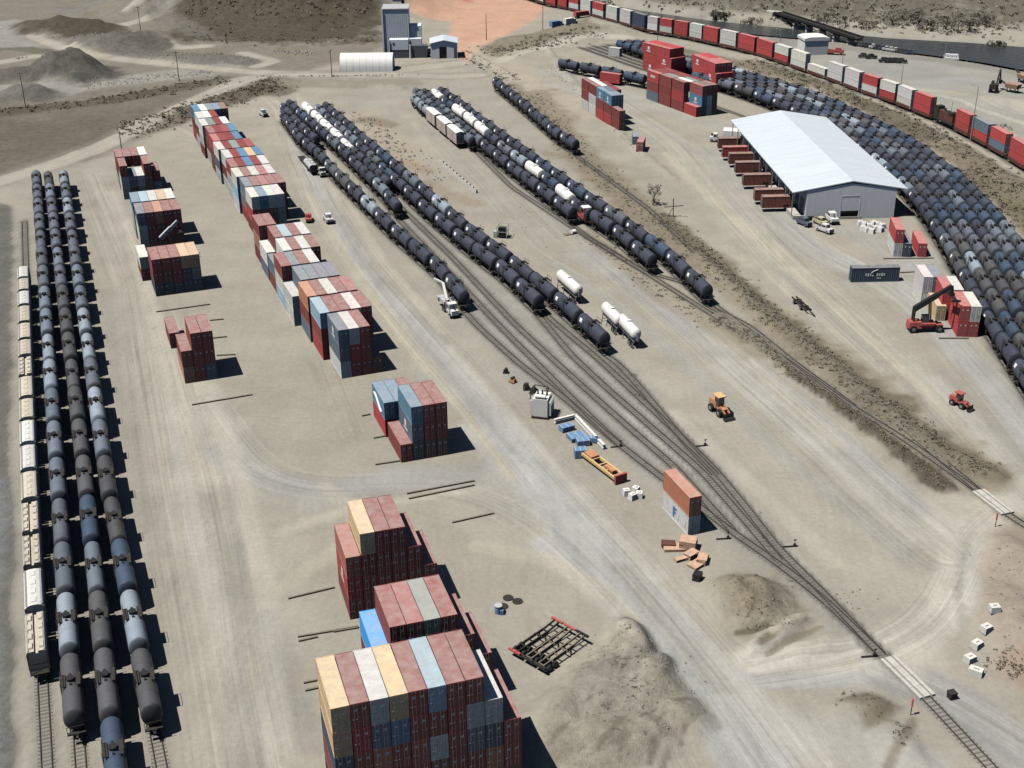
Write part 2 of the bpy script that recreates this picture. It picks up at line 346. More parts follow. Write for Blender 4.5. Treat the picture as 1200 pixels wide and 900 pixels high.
# ------------------------------------------------------------------ ground sheet: relief and the real colours of its dirt, gravel and roads
def build_ground():
    ys = [84.0]
    while ys[-1] < 930: ys.append(ys[-1] * 1.0034)
    while ys[-1] < 6000: ys.append(ys[-1] * 1.12)
    ys = np.array([-400, -100, 40] + ys)
    xs = [0.0]
    while xs[-1] < 320: xs.append(xs[-1] + .52 + xs[-1] * .0045)
    while xs[-1] < 5000: xs.append(xs[-1] * 1.2)
    xs = np.array([-q for q in xs[:0:-1]] + xs)
    X, Y = np.meshgrid(xs, ys)
    nx, ny = len(xs), len(ys)
    x, y = X.ravel(), Y.ravel()
    Z = height(x, y)
    sand, gravel, pale = np.array((.325, .303, .254)), np.array((.285, .273, .248)), np.array((.46, .435, .375))
    rr = random.Random(3)
    n_big, n_mid, n_s = fbm(x, y, 45, 31), fbm(x, y, 12, 41), fbm(x, y, 3.5, 51, 3)
    C = sand[None, :] * (1 + .09 * n_big + .05 * n_mid)[:, None]
    C = C + smooth01(n_mid * .5 + n_big * .8 + .1)[:, None] * .30 * (gravel - C)
    T = np.ones(len(x)) * .5                    # how strongly wheel tracks show
    jit = 1 + .0 * x
    def lay(w, col, tr=None):
        nonlocal C, T
        w = np.clip(w, 0, 1)
        C += w[:, None] * (np.array(col)[None, :] - C)
        if tr is not None: T += w * (tr - T)
    def stroke(pts, width, col, a=.8, soft=.5, rag=.35, tr=None):
        pw = P(pts)
        x0, x1 = min(p.x for p in pw) - 2.5 * width, max(p.x for p in pw) + 2.5 * width
        y0, y1 = min(p.y for p in pw) - 2.5 * width, max(p.y for p in pw) + 2.5 * width
        k = np.where((x > x0) & (x < x1) & (y > y0) & (y < y1))[0]
        d = segdist(x[k], y[k], pw) / (width / 2) * (1 + rag * n_mid[k] + rag * .6 * n_s[k])
        w = np.zeros(len(x)); w[k] = a * smooth01((1 - d) / soft + .5)
        lay(w, col, tr)
    def area(pts, col, a=.8, soft=6.0, rag=1.0, tr=None):
        pw = P(pts)
        d = segdist(x, y, pw + pw[:1])
        d = np.where(inpoly(x, y, pw), d, -d) + rag * soft * .5 * (n_mid + .7 * n_s)
        lay(a * smooth01(d / soft + .5), col, tr)
    dirt, scrub, brown, red = (.235, .205, .16), (.10, .09, .068), (.30, .25, .19), (.52, .315, .225)
    # -- the far plain at the left, quarry yards and roads
    area([(-200, 250), (-200, 100), (120, 105), (270, 92), (300, 105), (215, 140), (110, 185), (0, 215)], (.165, .149, .120), .95, 8, 1, .05)
    area([(-200, 190), (-200, 140), (60, 140), (160, 130), (90, 175), (0, 200)], (.125, .114, .094), .6, 16, 1, .05)
    area([(-200, 100), (-200, -60), (460, -60), (450, 60), (330, 88), (200, 104), (60, 125)], (.205, .188, .155), .92, 10, 1, .08)
    area([(0, 100), (60, 98), (110, 104), (70, 116), (0, 118)], (.32, .312, .29), .8, 5, .6)
    area([(-40, 30), (20, 22), (50, 45), (100, 60), (30, 62), (-40, 55)], (.31, .303, .285), .8, 5, .6)
    stroke([(100, 52), (200, 68), (300, 76)], 18, (.17, .16, .145), .8, .7)
    stroke([(110, 98), (170, 92), (230, 84), (260, 80)], 20, (.33, .32, .29), .75, .7)
    area([(195, 52), (240, 46), (330, 52), (440, 48), (450, -80), (170, -80), (205, 12)], (.088, .075, .056), .95, 16, 1.6, 0)
    stroke([(320, 52), (324, 30), (330, 10), (334, -10)], 2.5, (.10, .092, .075), .6, 1, .6)
    area([(150, 6), (180, -20), (230, 0), (215, 12), (190, 16)], (.27, .265, .26), .8, 6)
    stroke([(0, 133), (60, 126), (130, 118), (200, 105), (270, 93)], 10, scrub, .75, .8)
    stroke([(140, 158), (200, 140), (250, 122), (300, 106), (325, 97)], 17, (.12, .105, .08), .85, .7)
    stroke([(300, 106), (325, 97), (328, 108)], 14, (.12, .10, .075), .8, .7)
    stroke([(320, 96), (400, 98), (470, 96)], 16, (.235, .215, .175), .8, .6)
    for pts, w in (([(-60, 228), (0, 212), (60, 194), (110, 176), (170, 147), (220, 122), (262, 103), (290, 92), (330, 86), (420, 88), (540, 74)], 9),
                   ([(-60, 75), (0, 73), (50, 64), (90, 64), (130, 68), (200, 76), (290, 84), (330, 86)], 8), ([(0, 33), (25, 28), (45, 45), (75, 57), (120, 66)], 7),
                   ([(200, 18), (165, 24), (140, 30), (150, 42), (172, 50), (215, 56), (240, 54)], 8), ([(215, 8), (180, 12), (150, 18)], 4), ([(300, 78), (320, 72), (285, 62)], 6),
                   ([(330, 88), (380, 88), (430, 86), (520, 90), (560, 88)], 7)):
        stroke(pts, w * 1.7, (.24, .225, .19), .6, .6)
        stroke(pts, w, (.375, .35, .298), .9, .4, .2, .6)
    stroke([(55, 88), (80, 86), (100, 90)], 30, (.105, .10, .09), .92, .5, .5, 0)
    stroke([(0, 94), (30, 90), (60, 92)], 18, (.13, .122, .108), .85, .6, .5, 0)
    stroke([(0, 116), (30, 112), (50, 114)], 16, (.14, .133, .12), .8, .6, .5, 0)
    stroke([(100, 40), (140, 47), (172, 56)], 24, (.115, .105, .088), .9, .5, .5, 0)
    stroke([(50, 33), (80, 35), (120, 38)], 26, (.085, .073, .054), .92, .5, .5, 0)
    stroke([(110, 52), (190, 64), (290, 74)], 10, (.16, .15, .13), .7, .6, .6, 0)
    stroke([(0, 58), (30, 57), (48, 61)], 10, (.13, .12, .09), .8, .6, .5, 0)
    stroke([(180, 20), (215, 30), (240, 44)], 12, (.17, .16, .14), .7, .7, .6, 0)
    stroke([(150, 0), (190, 8), (200, 18)], 18, (.19, .18, .165), .7, .7, .6, 0)
    stroke([(90, 12), (120, 4), (140, -8)], 20, (.20, .195, .18), .6, .7, .6, 0)
    # -- red dirt by the silo
    area([(462, -40), (660, -60), (640, 10), (600, 40), (565, 55), (545, 72), (528, 55), (528, 25), (480, 20)], red, .9, 6, .9, .6)
    area([(470, 8), (480, -30), (560, -30), (552, 4), (505, 2)], (.42, .17, .14), .8, 4)
    stroke([(560, 55), (590, 75), (640, 105), (680, 135)], 14, (.42, .36, .29), .5, 1)
    area([(562, 54), (600, 46), (690, 22), (705, 40), (640, 55), (590, 68), (575, 66)], (.19, .165, .12), .8, 6, 1, .0)
    stroke([(585, 72), (610, 60), (660, 52), (700, 44), (735, 44)], 7, (.43, .41, .35), .8, .5)
    # -- beyond the train: pale gravel yards, the river bank
    area([(860, 58), (930, 72), (1000, 104), (1070, 128), (1200, 195), (1400, 300), (1400, 80), (1200, 80), (1110, 66), (1000, 48), (905, 42)], (.31, .30, .272), .9, 6, .8, .3)
    area([(870, 50), (905, 42), (1000, 48), (1060, 58), (1150, 70), (1210, 80), (1210, 92), (1150, 82), (1050, 66), (960, 56)], (.225, .213, .19), .7, 5)
    area([(985, 66), (1050, 72), (1110, 82), (1120, 96), (1060, 92), (1000, 84)], (.28, .275, .26), .8, 6)
    stroke([(1000, 105), (1060, 104), (1130, 112), (1200, 128), (1300, 150)], 9, (.39, .37, .315), .8, .6)
    stroke([(1060, 118), (1110, 110), (1160, 118)], 11, (.35, .325, .27), .7, .8)
    stroke([(1140, 150), (1200, 170), (1260, 200)], 10, (.45, .43, .37), .7, .6)
    stroke([(1170, 100), (1120, 94), (1090, 98)], 14, (.31, .305, .295), .8, .8)
    fb = smooth01((Z - 1.2) / 3.0) * smooth01((x - 40) / 40) * (y > 560)
    lay(fb * .9, (.125, .115, .09), 0)
    rk = smooth01((n_mid * .8 + n_s * .5 - .05) * 4) * (y > 590) * smooth01((x - 30) / 60)
    lay(rk * .6, (.25, .235, .20), 0)
    dr = segdist(x, y, RIVER_W + RIVER_W[:1])
    lay(smooth01(1 - dr / 9) * .7 * (y > 500), (.26, .25, .23), 0)
    # -- slope between the parked tank cars and the train
    area([(780, 52), (862, 70), (930, 88), (990, 110), (1050, 135), (1100, 158), (1200, 212), (1320, 290), (1320, 380), (1220, 300), (1185, 258), (1110, 190), (1030, 140), (960, 108), (880, 82), (800, 62)], (.185, .155, .115), .9, 4, .8, 0)
    stroke([(860, 64), (930, 84), (1000, 112), (1050, 130), (1100, 150), (1200, 205)], 4, (.42, .38, .31), .6, .8)
    stroke([(900, 78), (990, 110), (1040, 140), (1090, 165)], 7, scrub, .55, 1, .6)
    stroke([(1150, 215), (1200, 250), (1230, 290)], 7, (.16, .15, .09), .7, 1, .6)
    # -- main yard
    area([(20, 220), (25, 200), (110, 190), (160, 200), (190, 700), (230, 900), (10, 1000), (0, 600)], (.295, .28, .243), .5, 9, .8)
    area([(-60, 1000), (-60, 230), (16, 240), (14, 500), (18, 800), (20, 1000)], (.125, .122, .113), .9, 2, 1, .05)
    area([(-60, 1000), (-60, 500), (8, 560), (0, 700), (6, 1000)], (.19, .195, .205), .85, 2, 1.4, .05)
    area([(330, 128), (480, 98), (560, 100), (700, 190), (640, 300), (720, 405), (820, 520), (930, 650), (1040, 768), (1020, 780), (930, 700), (850, 640), (740, 540), (600, 470), (545, 385), (440, 280)], (.315, .30, .265), .55, 9, .8)
    area([(395, 215), (470, 235), (560, 285), (640, 360), (715, 410), (800, 500), (860, 580), (930, 660), (1040, 768), (1020, 778), (930, 700), (850, 632), (740, 535), (610, 455), (545, 365), (470, 285)], (.285, .275, .25), .75, 5, .8, .1)
    area([(440, 100), (600, 330), (720, 375), (640, 300), (520, 180)], (.37, .33, .27), .35, 12)
    area([(400, 135), (430, 128), (470, 150), (500, 200), (480, 215), (440, 175)], (.36, .30, .22), .5, 8)
    stroke([(430, 140), (455, 146)], 8, (.16, .13, .09), .6, 1)
    stroke([(500, 215), (530, 230), (555, 238)], 7, (.23, .18, .12), .5, 1)
    stroke([(470, 190), (500, 200)], 6, (.25, .19, .13), .5, 1)
    # lanes
    for pts, w, col, a in (([(330, 120), (350, 175), (385, 250), (430, 320), (500, 400), (580, 485), (660, 575), (740, 665), (800, 740), (850, 800), (900, 850), (960, 930)], 9, (0.374, 0.356, 0.315), .6),
                           ([(560, 500), (640, 580), (720, 670), (780, 740), (830, 800), (900, 900)], 8, (0.392, 0.392, 0.383), .75), ([(640, 640), (700, 680), (760, 735), (830, 815)], 6, (0.400, 0.396, 0.387), .6),
                           ([(230, 480), (300, 560), (380, 580), (480, 560), (560, 560), (640, 600)], 10, (0.322, 0.321, 0.310), .5), ([(270, 500), (240, 600), (250, 700), (270, 800), (300, 930)], 7, (0.392, 0.365, 0.310), .5),
                           ([(160, 260), (190, 360), (215, 450), (260, 550), (330, 640), (360, 760)], 8, (0.374, 0.352, 0.302), .45), ([(110, 200), (150, 330), (180, 480), (210, 640), (240, 800), (265, 950)], 6, (0.370, 0.348, 0.302), .4),
                           ([(520, 570), (600, 580), (690, 650), (760, 720)], 5, (0.383, 0.361, 0.306), .5), ([(500, 440), (600, 520), (660, 600)], 5, (0.313, 0.312, 0.306), .5),
                           ([(840, 800), (900, 780), (980, 775), (1060, 755), (1110, 715), (1128, 660), (1140, 620), (1185, 592), (1240, 570)], 7, (0.435, 0.418, 0.369), .8), ([(1128, 700), (1130, 640), (1136, 615)], 6, (0.452, 0.440, 0.396), .8),
                           ([(830, 815), (900, 850), (1000, 870), (1080, 900)], 8, (0.374, 0.370, 0.351), .6), ([(1040, 790), (1090, 800), (1150, 840), (1230, 900)], 7, (0.296, 0.295, 0.288), .7),
                           ([(690, 300), (760, 345), (850, 420), (930, 490), (1020, 560), (1100, 620), (1130, 650)], 8, (0.339, 0.334, 0.315), .6), ([(760, 430), (860, 500), (960, 590), (1050, 690)], 8, (0.374, 0.352, 0.297), .45),
                           ([(600, 210), (660, 260), (730, 320), (800, 380)], 6, (0.313, 0.308, 0.293), .6), ([(800, 190), (860, 260), (930, 320), (1000, 380), (1080, 450), (1160, 540), (1200, 575)], 9, (0.392, 0.374, 0.320), .55),
                           ([(840, 180), (880, 250), (960, 300), (1040, 330), (1120, 400), (1180, 470), (1230, 540)], 9, (0.335, 0.330, 0.310), .6), ([(700, 110), (760, 150), (830, 200), (900, 270)], 8, (0.374, 0.356, 0.306), .5),
                           ([(640, 85), (700, 100), (780, 130), (850, 150), (900, 150)], 10, (0.348, 0.339, 0.310), .6), ([(1000, 330), (1060, 320), (1100, 300)], 8, (0.322, 0.321, 0.310), .5)):
        stroke(pts, w, col, a, 1.0, .3, .9)
    cool, warm = (.365, .362, .348), (.41, .378, .305)
    for pts, w, col, a in (([(590, 530), (640, 590), (690, 655), (740, 720), (790, 785), (840, 850), (880, 910)], 5.5, cool, .8), ([(640, 600), (700, 690), (760, 760), (830, 850), (860, 910)], 2.0, (.30, .298, .288), .6),
                           ([(560, 640), (640, 655), (700, 690), (740, 730)], 3.5, warm, .6), ([(760, 690), (800, 735), (850, 790), (900, 800), (980, 795)], 3.0, (.31, .308, .298), .6), ([(830, 770), (880, 800), (960, 800), (1030, 785)], 2.5, cool, .7),
                           ([(335, 125), (352, 175), (385, 245), (430, 315), (500, 395), (575, 478), (620, 530)], 4.5, cool, .75), ([(365, 230), (410, 310), (470, 395), (540, 480), (600, 560)], 2.0, warm, .8), ([(380, 235), (440, 330), (500, 410), (560, 480), (600, 530)], 1.4, (.27, .265, .25), .6),
                           ([(870, 160), (900, 240), (960, 290), (1060, 335), (1110, 400), (1160, 450), (1210, 520)], 5, cool, .6), ([(1000, 270), (1050, 300), (1100, 330)], 8, (.335, .332, .318), .6), ([(780, 180), (830, 230), (900, 290), (1000, 380), (1080, 455), (1170, 560)], 3, warm, .8),
                           ([(650, 310), (740, 370), (830, 450), (900, 520), (1000, 600), (1060, 650)], 4, (.32, .315, .295), .6), ([(760, 330), (840, 395), (940, 470), (1040, 560), (1090, 600)], 3, cool, .6), ([(250, 530), (300, 560), (380, 575), (470, 560), (540, 565)], 5, (.315, .31, .298), .7),
                           ([(380, 570), (420, 600), (400, 640), (330, 690)], 3, warm, .5), ([(255, 560), (262, 640), (280, 740), (300, 860)], 1.2, warm, .8), ([(245, 600), (258, 700), (280, 800), (295, 880)], .9, (.43, .40, .33), .8), ([(300, 620), (290, 700), (300, 800), (330, 900)], 1.0, warm, .7),
                           ([(640, 95), (720, 125), (800, 165), (850, 200)], 5, (.335, .325, .298), .6), ([(1110, 640), (1105, 690), (1085, 740), (1050, 770)], 2.5, (.44, .42, .365), .8), ([(1135, 625), (1122, 690), (1128, 745)], 1.2, (.28, .265, .23), .7), ([(1060, 800), (1110, 830), (1180, 890)], 4, (.275, .273, .265), .8),
                           ([(990, 110), (1060, 112), (1130, 122), (1210, 148)], 3, (.43, .41, .35), .8), ([(850, 290), (900, 320), (1000, 400), (1060, 450)], 4, (.40, .375, .31), .6)):
        stroke(pts, w, col, a, .7, .3, .9)
    # pairs of wheel ruts in the lanes
    for k in range(26):
        base = rr.choice(([(330, 120), (385, 250), (430, 320), (500, 400), (580, 485), (660, 575), (740, 665), (800, 740), (860, 810), (930, 880)], [(110, 210), (150, 330), (180, 480), (210, 640), (240, 800), (262, 930)],
                          [(160, 260), (190, 360), (215, 450), (250, 560), (275, 700), (290, 900)], [(230, 520), (250, 640), (290, 760), (330, 880)], [(800, 190), (930, 320), (1000, 380), (1080, 450), (1160, 540), (1200, 575)],
                          [(600, 210), (730, 320), (850, 430), (950, 520), (1080, 640)], [(660, 400), (760, 480), (860, 560), (960, 660)], [(330, 620), (420, 590), (560, 570), (680, 620), (780, 730)]))
        i0 = rr.randrange(0, len(base) - 2)
        seg = base[i0:i0 + rr.randint(3, 5)]
        du, dv = rr.uniform(-34, 34), rr.uniform(-16, 16)
        seg = [(u + du + rr.uniform(-6, 6), v + dv) for u, v in seg]
        c = rr.choice(((.43, .40, .335), (.27, .258, .23), (.41, .395, .355), (.26, .25, .225)))
        for off in (0, 1):
            s2 = [(u + off * max(5, 11 * (v / 600)), v) for u, v in seg]
            stroke(s2, 1.9, c, .45, 1.4, .3)
    # dirt strips either side of the right-hand tracks
    stroke([(600, 100), (640, 145), (700, 205), (760, 262), (820, 312)], 8, (.20, .172, .13), .7, 1, .6, .1)
    stroke([(625, 110), (680, 180), (740, 235), (800, 285), (860, 335), (930, 395), (1000, 450), (1075, 515), (1150, 560)], 12, (.235, .20, .15), .8, .8, .6, .1)
    stroke([(780, 255), (830, 300), (900, 365), (970, 422), (1040, 478), (1110, 530), (1165, 558)], 6.5, (.16, .137, .10), .8, .9, .7, .05)
    stroke([(690, 275), (760, 335), (840, 385), (900, 415)], 6, (.25, .218, .165), .7, .9, .7, .1)
    stroke([(930, 440), (975, 468), (1030, 508), (1070, 540), (1108, 572)], 3.6, (.105, .092, .07), .95, .6, .5, .05)
    stroke([(840, 374), (890, 402), (930, 438)], 3.5, (.17, .145, .108), .8, .8, .7, .05)
    # lower right: mounds and reddish dirt
    area([(1150, 630), (1180, 600), (1300, 600), (1300, 800), (1210, 830), (1170, 790), (1150, 740)], (.325, .27, .217), .75, 4, .8, .05)
    area([(1170, 770), (1260, 760), (1260, 840), (1215, 830)], (.28, .20, .15), .5, 3)
    area([(830, 690), (860, 668), (910, 672), (950, 720), (945, 745), (890, 765), (850, 740)], (.285, .258, .20), .9, 5, 1.6, .0)
    area([(850, 690), (875, 678), (905, 690), (912, 715), (880, 735), (858, 725)], (.235, .205, .15), .8, 4, 1.6)
    for s_, w_, c_ in (([(866, 742), (885, 742), (900, 736)], 1.0, (.10, .085, .055)), ([(890, 762), (905, 750), (922, 734)], .9, (.12, .10, .07)), ([(868, 700), (885, 712), (880, 725)], .8, (.15, .125, .085)), 
                       ([(900, 770), (930, 752), (960, 735)], .8, (.20, .175, .13)), ([(915, 775), (950, 762), (975, 745)], .7, (.40, .375, .31)), ([(905, 745), (935, 728), (950, 722)], 1.2, (.40, .37, .30))):
        stroke(s_, w_, c_, .8, .9, .6)
    area([(690, 765), (745, 730), (775, 760), (830, 840), (800, 870), (700, 930), (600, 930), (640, 850)], (.285, .262, .212), .85, 2.5, 1, .0)
    area([(690, 790), (740, 745), (765, 800), (720, 850), (670, 840)], (.265, .25, .222), .6, 3, 1.6)
    area([(748, 745), (760, 742), (778, 790), (765, 800)], (.20, .185, .15), .8, 1)
    area([(720, 770), (742, 740), (748, 760), (735, 785)], (.40, .37, .30), .7, 1.2)
    for q in range(26):
        u0, v0 = rr.uniform(640, 810), rr.uniform(780, 890)
        stroke([(u0, v0), (u0 + rr.uniform(-18, 4), v0 + rr.uniform(6, 26))], rr.uniform(.35, .9), rr.choice(((.15, .135, .105), (.36, .335, .275), (.19, .17, .135))), .8, 1, .6)
    stroke([(730, 738), (748, 735), (756, 748)], .9, (.11, .10, .08), .8, .9, .6)
    stroke([(765, 770), (790, 800), (820, 838)], .8, (.19, .18, .16), .8, .9, .5)
    stroke([(640, 790), (690, 775), (720, 750)], 3, (.38, .355, .29), .6, 1)
    area([(980, 820), (1010, 808), (1060, 830), (1030, 850)], (.16, .135, .10), .85, 1.5, 1.3)
    area([(1000, 835), (1030, 832), (1045, 848), (1015, 858)], (.17, .145, .105), .8, 1.2, 1.3)
    stroke([(1070, 845), (1058, 870), (1040, 900)], 1.4, (.16, .135, .10), .7, 1, .8)
    stroke([(745, 735), (790, 795), (840, 850)], 2.0, (.25, .24, .21), .6, .8)
    area([(1075, 575), (1150, 580), (1195, 598), (1150, 640), (1090, 640)], (.415, .392, .335), .75, 5)
    area([(960, 775), (1020, 745), (1080, 725), (1110, 735), (1090, 775), (1060, 800), (1000, 800)], (.42, .40, .345), .75, 5)
    # ballast under the tracks
    for nm, pts, w in TRACKS:
        pw = [(p.x, p.y) for p in pts]
        x0, x1 = min(p[0] for p in pw) - 8, max(p[0] for p in pw) + 8
        y0, y1 = min(p[1] for p in pw) - 8, max(p[1] for p in pw) + 8
        k = np.where((x > x0) & (x < x1) & (y > y0) & (y < y1))[0]
        d = segdist(x[k], y[k], pw) / w * (1 + .25 * n_s[k])
        ww = np.zeros(len(x)); ww[k] = .85 * smooth01((1 - d) / .5 + .5)
        lay(ww * BAL.get(nm, (1, 0))[0], BAL.get(nm, (1, (.17, .163, .148)))[1], .0)
    # lanes along which wheels run: distance across the lane and along it, kept per point for the track pattern of the dirt
    LANES = [([(320, 112), (335, 125), (352, 175), (385, 245), (430, 315), (500, 395), (575, 478), (640, 560), (740, 670), (830, 775), (900, 870), (980, 980)], 10), ([(100, 205), (150, 330), (178, 480), (205, 640), (235, 800), (262, 980)], 7),
             ([(150, 262), (190, 360), (215, 450), (245, 545), (270, 650), (288, 780), (330, 980)], 7), ([(240, 470), (300, 555), (380, 578), (480, 562), (570, 575), (640, 615), (720, 690), (800, 780)], 7), ([(560, 470), (630, 560), (700, 660), (780, 760), (850, 850)], 6),
             ([(640, 78), (720, 120), (800, 170), (850, 235), (920, 310), (1000, 382), (1080, 455), (1160, 545), (1230, 610)], 10), ([(865, 150), (895, 240), (960, 295), (1050, 338), (1115, 400), (1170, 465), (1230, 540)], 9), ([(600, 205), (660, 260), (730, 318), (800, 375), (870, 440), (950, 510), (1040, 595), (1110, 650)], 11),
             ([(800, 800), (880, 792), (980, 780), (1060, 757), (1108, 716), (1126, 660), (1140, 622), (1190, 590), (1260, 565)], 6), ([(1030, 785), (1090, 805), (1150, 845), (1240, 905)], 6), ([(200, 140), (260, 170), (310, 250), (350, 330), (385, 430), (420, 520)], 5), ([(640, 720), (740, 800), (800, 900)], 4),
             ([(990, 106), (1060, 106), (1130, 116), (1210, 138), (1300, 165)], 8), ([(-60, 228), (60, 194), (170, 147), (262, 103), (330, 86), (430, 87), (540, 76)], 6), ([(480, 130), (560, 215), (620, 290), (690, 330)], 7)]
    LD, LS, LW = np.zeros(len(x)), np.zeros(len(x)), np.zeros(len(x))
    for li, (pts, hw) in enumerate(LANES):
        pw = smooth_line(P(pts), 4.0, 6)
        s0 = 0.0
        bd, bs = np.full(len(x), 1e9), np.zeros(len(x))
        for a_, b_ in zip(pw[:-1], pw[1:]):
            ln_ = (b_ - a_).length
            k = np.where((x > min(a_.x, b_.x) - hw - 2) & (x < max(a_.x, b_.x) + hw + 2) & (y > min(a_.y, b_.y) - hw - 2) & (y < max(a_.y, b_.y) + hw + 2))[0]
            if len(k) and ln_ > 1e-6:
                dx, dy = (b_.x - a_.x) / ln_, (b_.y - a_.y) / ln_
                t = np.clip((x[k] - a_.x) * dx + (y[k] - a_.y) * dy, 0, ln_)
                ex, ey = x[k] - a_.x - dx * t, y[k] - a_.y - dy * t
                d_ = np.hypot(ex, ey); sg = np.sign(dx * ey - dy * ex)
                m_ = d_ < np.abs(bd[k])
                bd[k[m_]] = (d_ * sg)[m_]; bs[k[m_]] = s0 + t[m_]
            s0 += ln_
        w = smooth01((1 - np.abs(bd) / hw) * 1.6) * (.75 + .5 * n_big)
        m_ = w > LW
        LD[m_] = bd[m_] + li * 40; LS[m_] = bs[m_]; LW[m_] = w[m_]
    me = bpy.data.meshes.new('ground')
    nv = nx * ny
    co = np.stack([x, y, Z], 1).astype(np.float32)
    idx = np.arange(nv).reshape(ny, nx)
    q = np.stack([idx[:-1, :-1], idx[:-1, 1:], idx[1:, 1:], idx[1:, :-1]], -1).reshape(-1, 4)
    me.vertices.add(nv); me.vertices.foreach_set('co', co.ravel())
    me.loops.add(q.size); me.loops.foreach_set('vertex_index', q.ravel().astype(np.int32))
    me.polygons.add(len(q)); me.polygons.foreach_set('loop_start', np.arange(0, q.size, 4, dtype=np.int32))
    try: me.polygons.foreach_set('loop_total', np.full(len(q), 4, np.int32))
    except Exception: pass
    me.polygons.foreach_set('use_smooth', np.ones(len(q), bool))
    at = me.attributes.new('Soil', 'FLOAT_COLOR', 'POINT')
    at.data.foreach_set('color', np.concatenate([C, T[:, None]], 1).astype(np.float32).ravel())
    at = me.attributes.new('Lane', 'FLOAT_VECTOR', 'POINT')
    at.data.foreach_set('vector', np.stack([LD, LS, LW * np.clip(T * 1.6, 0, 1)], 1).astype(np.float32).ravel())
    me.update(calc_edges=True)
    m, nt, N, L, b = new_mat('yard_dirt')
    a = N.new('ShaderNodeAttribute'); a.attribute_name = 'Soil'
    tc = N.new('ShaderNodeTexCoord')
    def noise(scale, detail, vec=None, rough=.6):
        n = N.new('ShaderNodeTexNoise'); n.inputs['Scale'].default_value = scale; n.inputs['Detail'].default_value = detail; n.inputs['Roughness'].default_value = rough
        L.new(vec or tc.outputs['Object'], n.inputs['Vector']); return n.outputs['Fac']
    def rng_(v, lo, hi, a_, b_):
        r = N.new('ShaderNodeMapRange'); r.inputs['From Min'].default_value = lo; r.inputs['From Max'].default_value = hi
        r.inputs['To Min'].default_value = a_; r.inputs['To Max'].default_value = b_; L.new(v, r.inputs['Value']); return r.outputs[0]
    mp = N.new('ShaderNodeMapping'); mp.inputs['Rotation'].default_value = (0, 0, -.36); mp.inputs['Scale'].default_value = (1.0, .035, 1)
    L.new(tc.outputs['Object'], mp.inputs['Vector'])
    warp = N.new('ShaderNodeTexNoise'); warp.inputs['Scale'].default_value = .02; warp.inputs['Detail'].default_value = 2
    L.new(tc.outputs['Object'], warp.inputs['Vector'])
    wv = N.new('ShaderNodeVectorMath'); wv.operation = 'MULTIPLY_ADD'; wv.inputs[1].default_value = (26, 2, 0)
    L.new(warp.outputs['Color'], wv.inputs[0]); L.new(mp.outputs[0], wv.inputs[2])
    streak = rng_(noise(.75, 4, wv.outputs[0]), .3, .7, -.07, .07)
    streak = math_node(N, L, 'MULTIPLY', streak, a.outputs['Alpha'])
    f1 = rng_(noise(.09, 5), .3, .7, .90, 1.10)
    f2 = rng_(noise(1.1, 6, None, .7), .25, .75, .88, 1.12)
    f3 = rng_(noise(7.0, 4, None, .75), .2, .8, .86, 1.14)
    v = math_node(N, L, 'MULTIPLY', f1, f2)
    v = math_node(N, L, 'MULTIPLY', v, f3)
    v = math_node(N, L, 'ADD', v, streak)
    la = N.new('ShaderNodeAttribute'); la.attribute_name = 'Lane'
    lx = N.new('ShaderNodeSeparateXYZ'); L.new(la.outputs['Vector'], lx.inputs[0])
    def lane_noise(fx, fy, detail):
        c_ = N.new('ShaderNodeCombineXYZ')
        L.new(math_node(N, L, 'MULTIPLY', lx.outputs['X'], fx), c_.inputs[0]); L.new(math_node(N, L, 'MULTIPLY', lx.outputs['Y'], fy), c_.inputs[1])
        return noise(1.0, detail, c_.outputs[0], .7)
    lt = math_node(N, L, 'ADD', rng_(lane_noise(.55, .012, 3), .3, .7, -.20, .20), rng_(lane_noise(2.1, .016, 3), .3, .7, -.17, .17))
    lt = math_node(N, L, 'MULTIPLY', lt, lx.outputs['Z'])
    v = math_node(N, L, 'ADD', v, lt)
    wild = rng_(a.outputs['Alpha'], .0, .22, 1.0, 0.0)
    mot = math_node(N, L, 'ADD', rng_(noise(.42, 8, None, .72), .32, .68, -.30, .30), rng_(noise(1.7, 5, None, .7), .3, .7, -.22, .22))
    v = math_node(N, L, 'ADD', v, math_node(N, L, 'MULTIPLY', mot, wild))
    v = math_node(N, L, 'MAXIMUM', v, .25)
    s = N.new('ShaderNodeVectorMath'); s.operation = 'SCALE'
    L.new(a.outputs['Color'], s.inputs[0]); L.new(v, s.inputs['Scale'])
    L.new(s.outputs[0], b.inputs['Base Color'])
    b.inputs['Roughness'].default_value = .95
    b.inputs['Specular IOR Level'].default_value = .1
    bp = N.new('ShaderNodeBump'); bp.inputs['Strength'].default_value = .55; bp.inputs['Distance'].default_value = .18
    hh = math_node(N, L, 'MULTIPLY', math_node(N, L, 'ADD', noise(1.3, 6), noise(6, 3)), math_node(N, L, 'ADD', math_node(N, L, 'MULTIPLY', wild, 3.0), 1.0))
    L.new(hh, bp.inputs['Height']); L.new(bp.outputs[0], b.inputs['Normal'])
    me.materials.append(m)
    structure('ground', me)

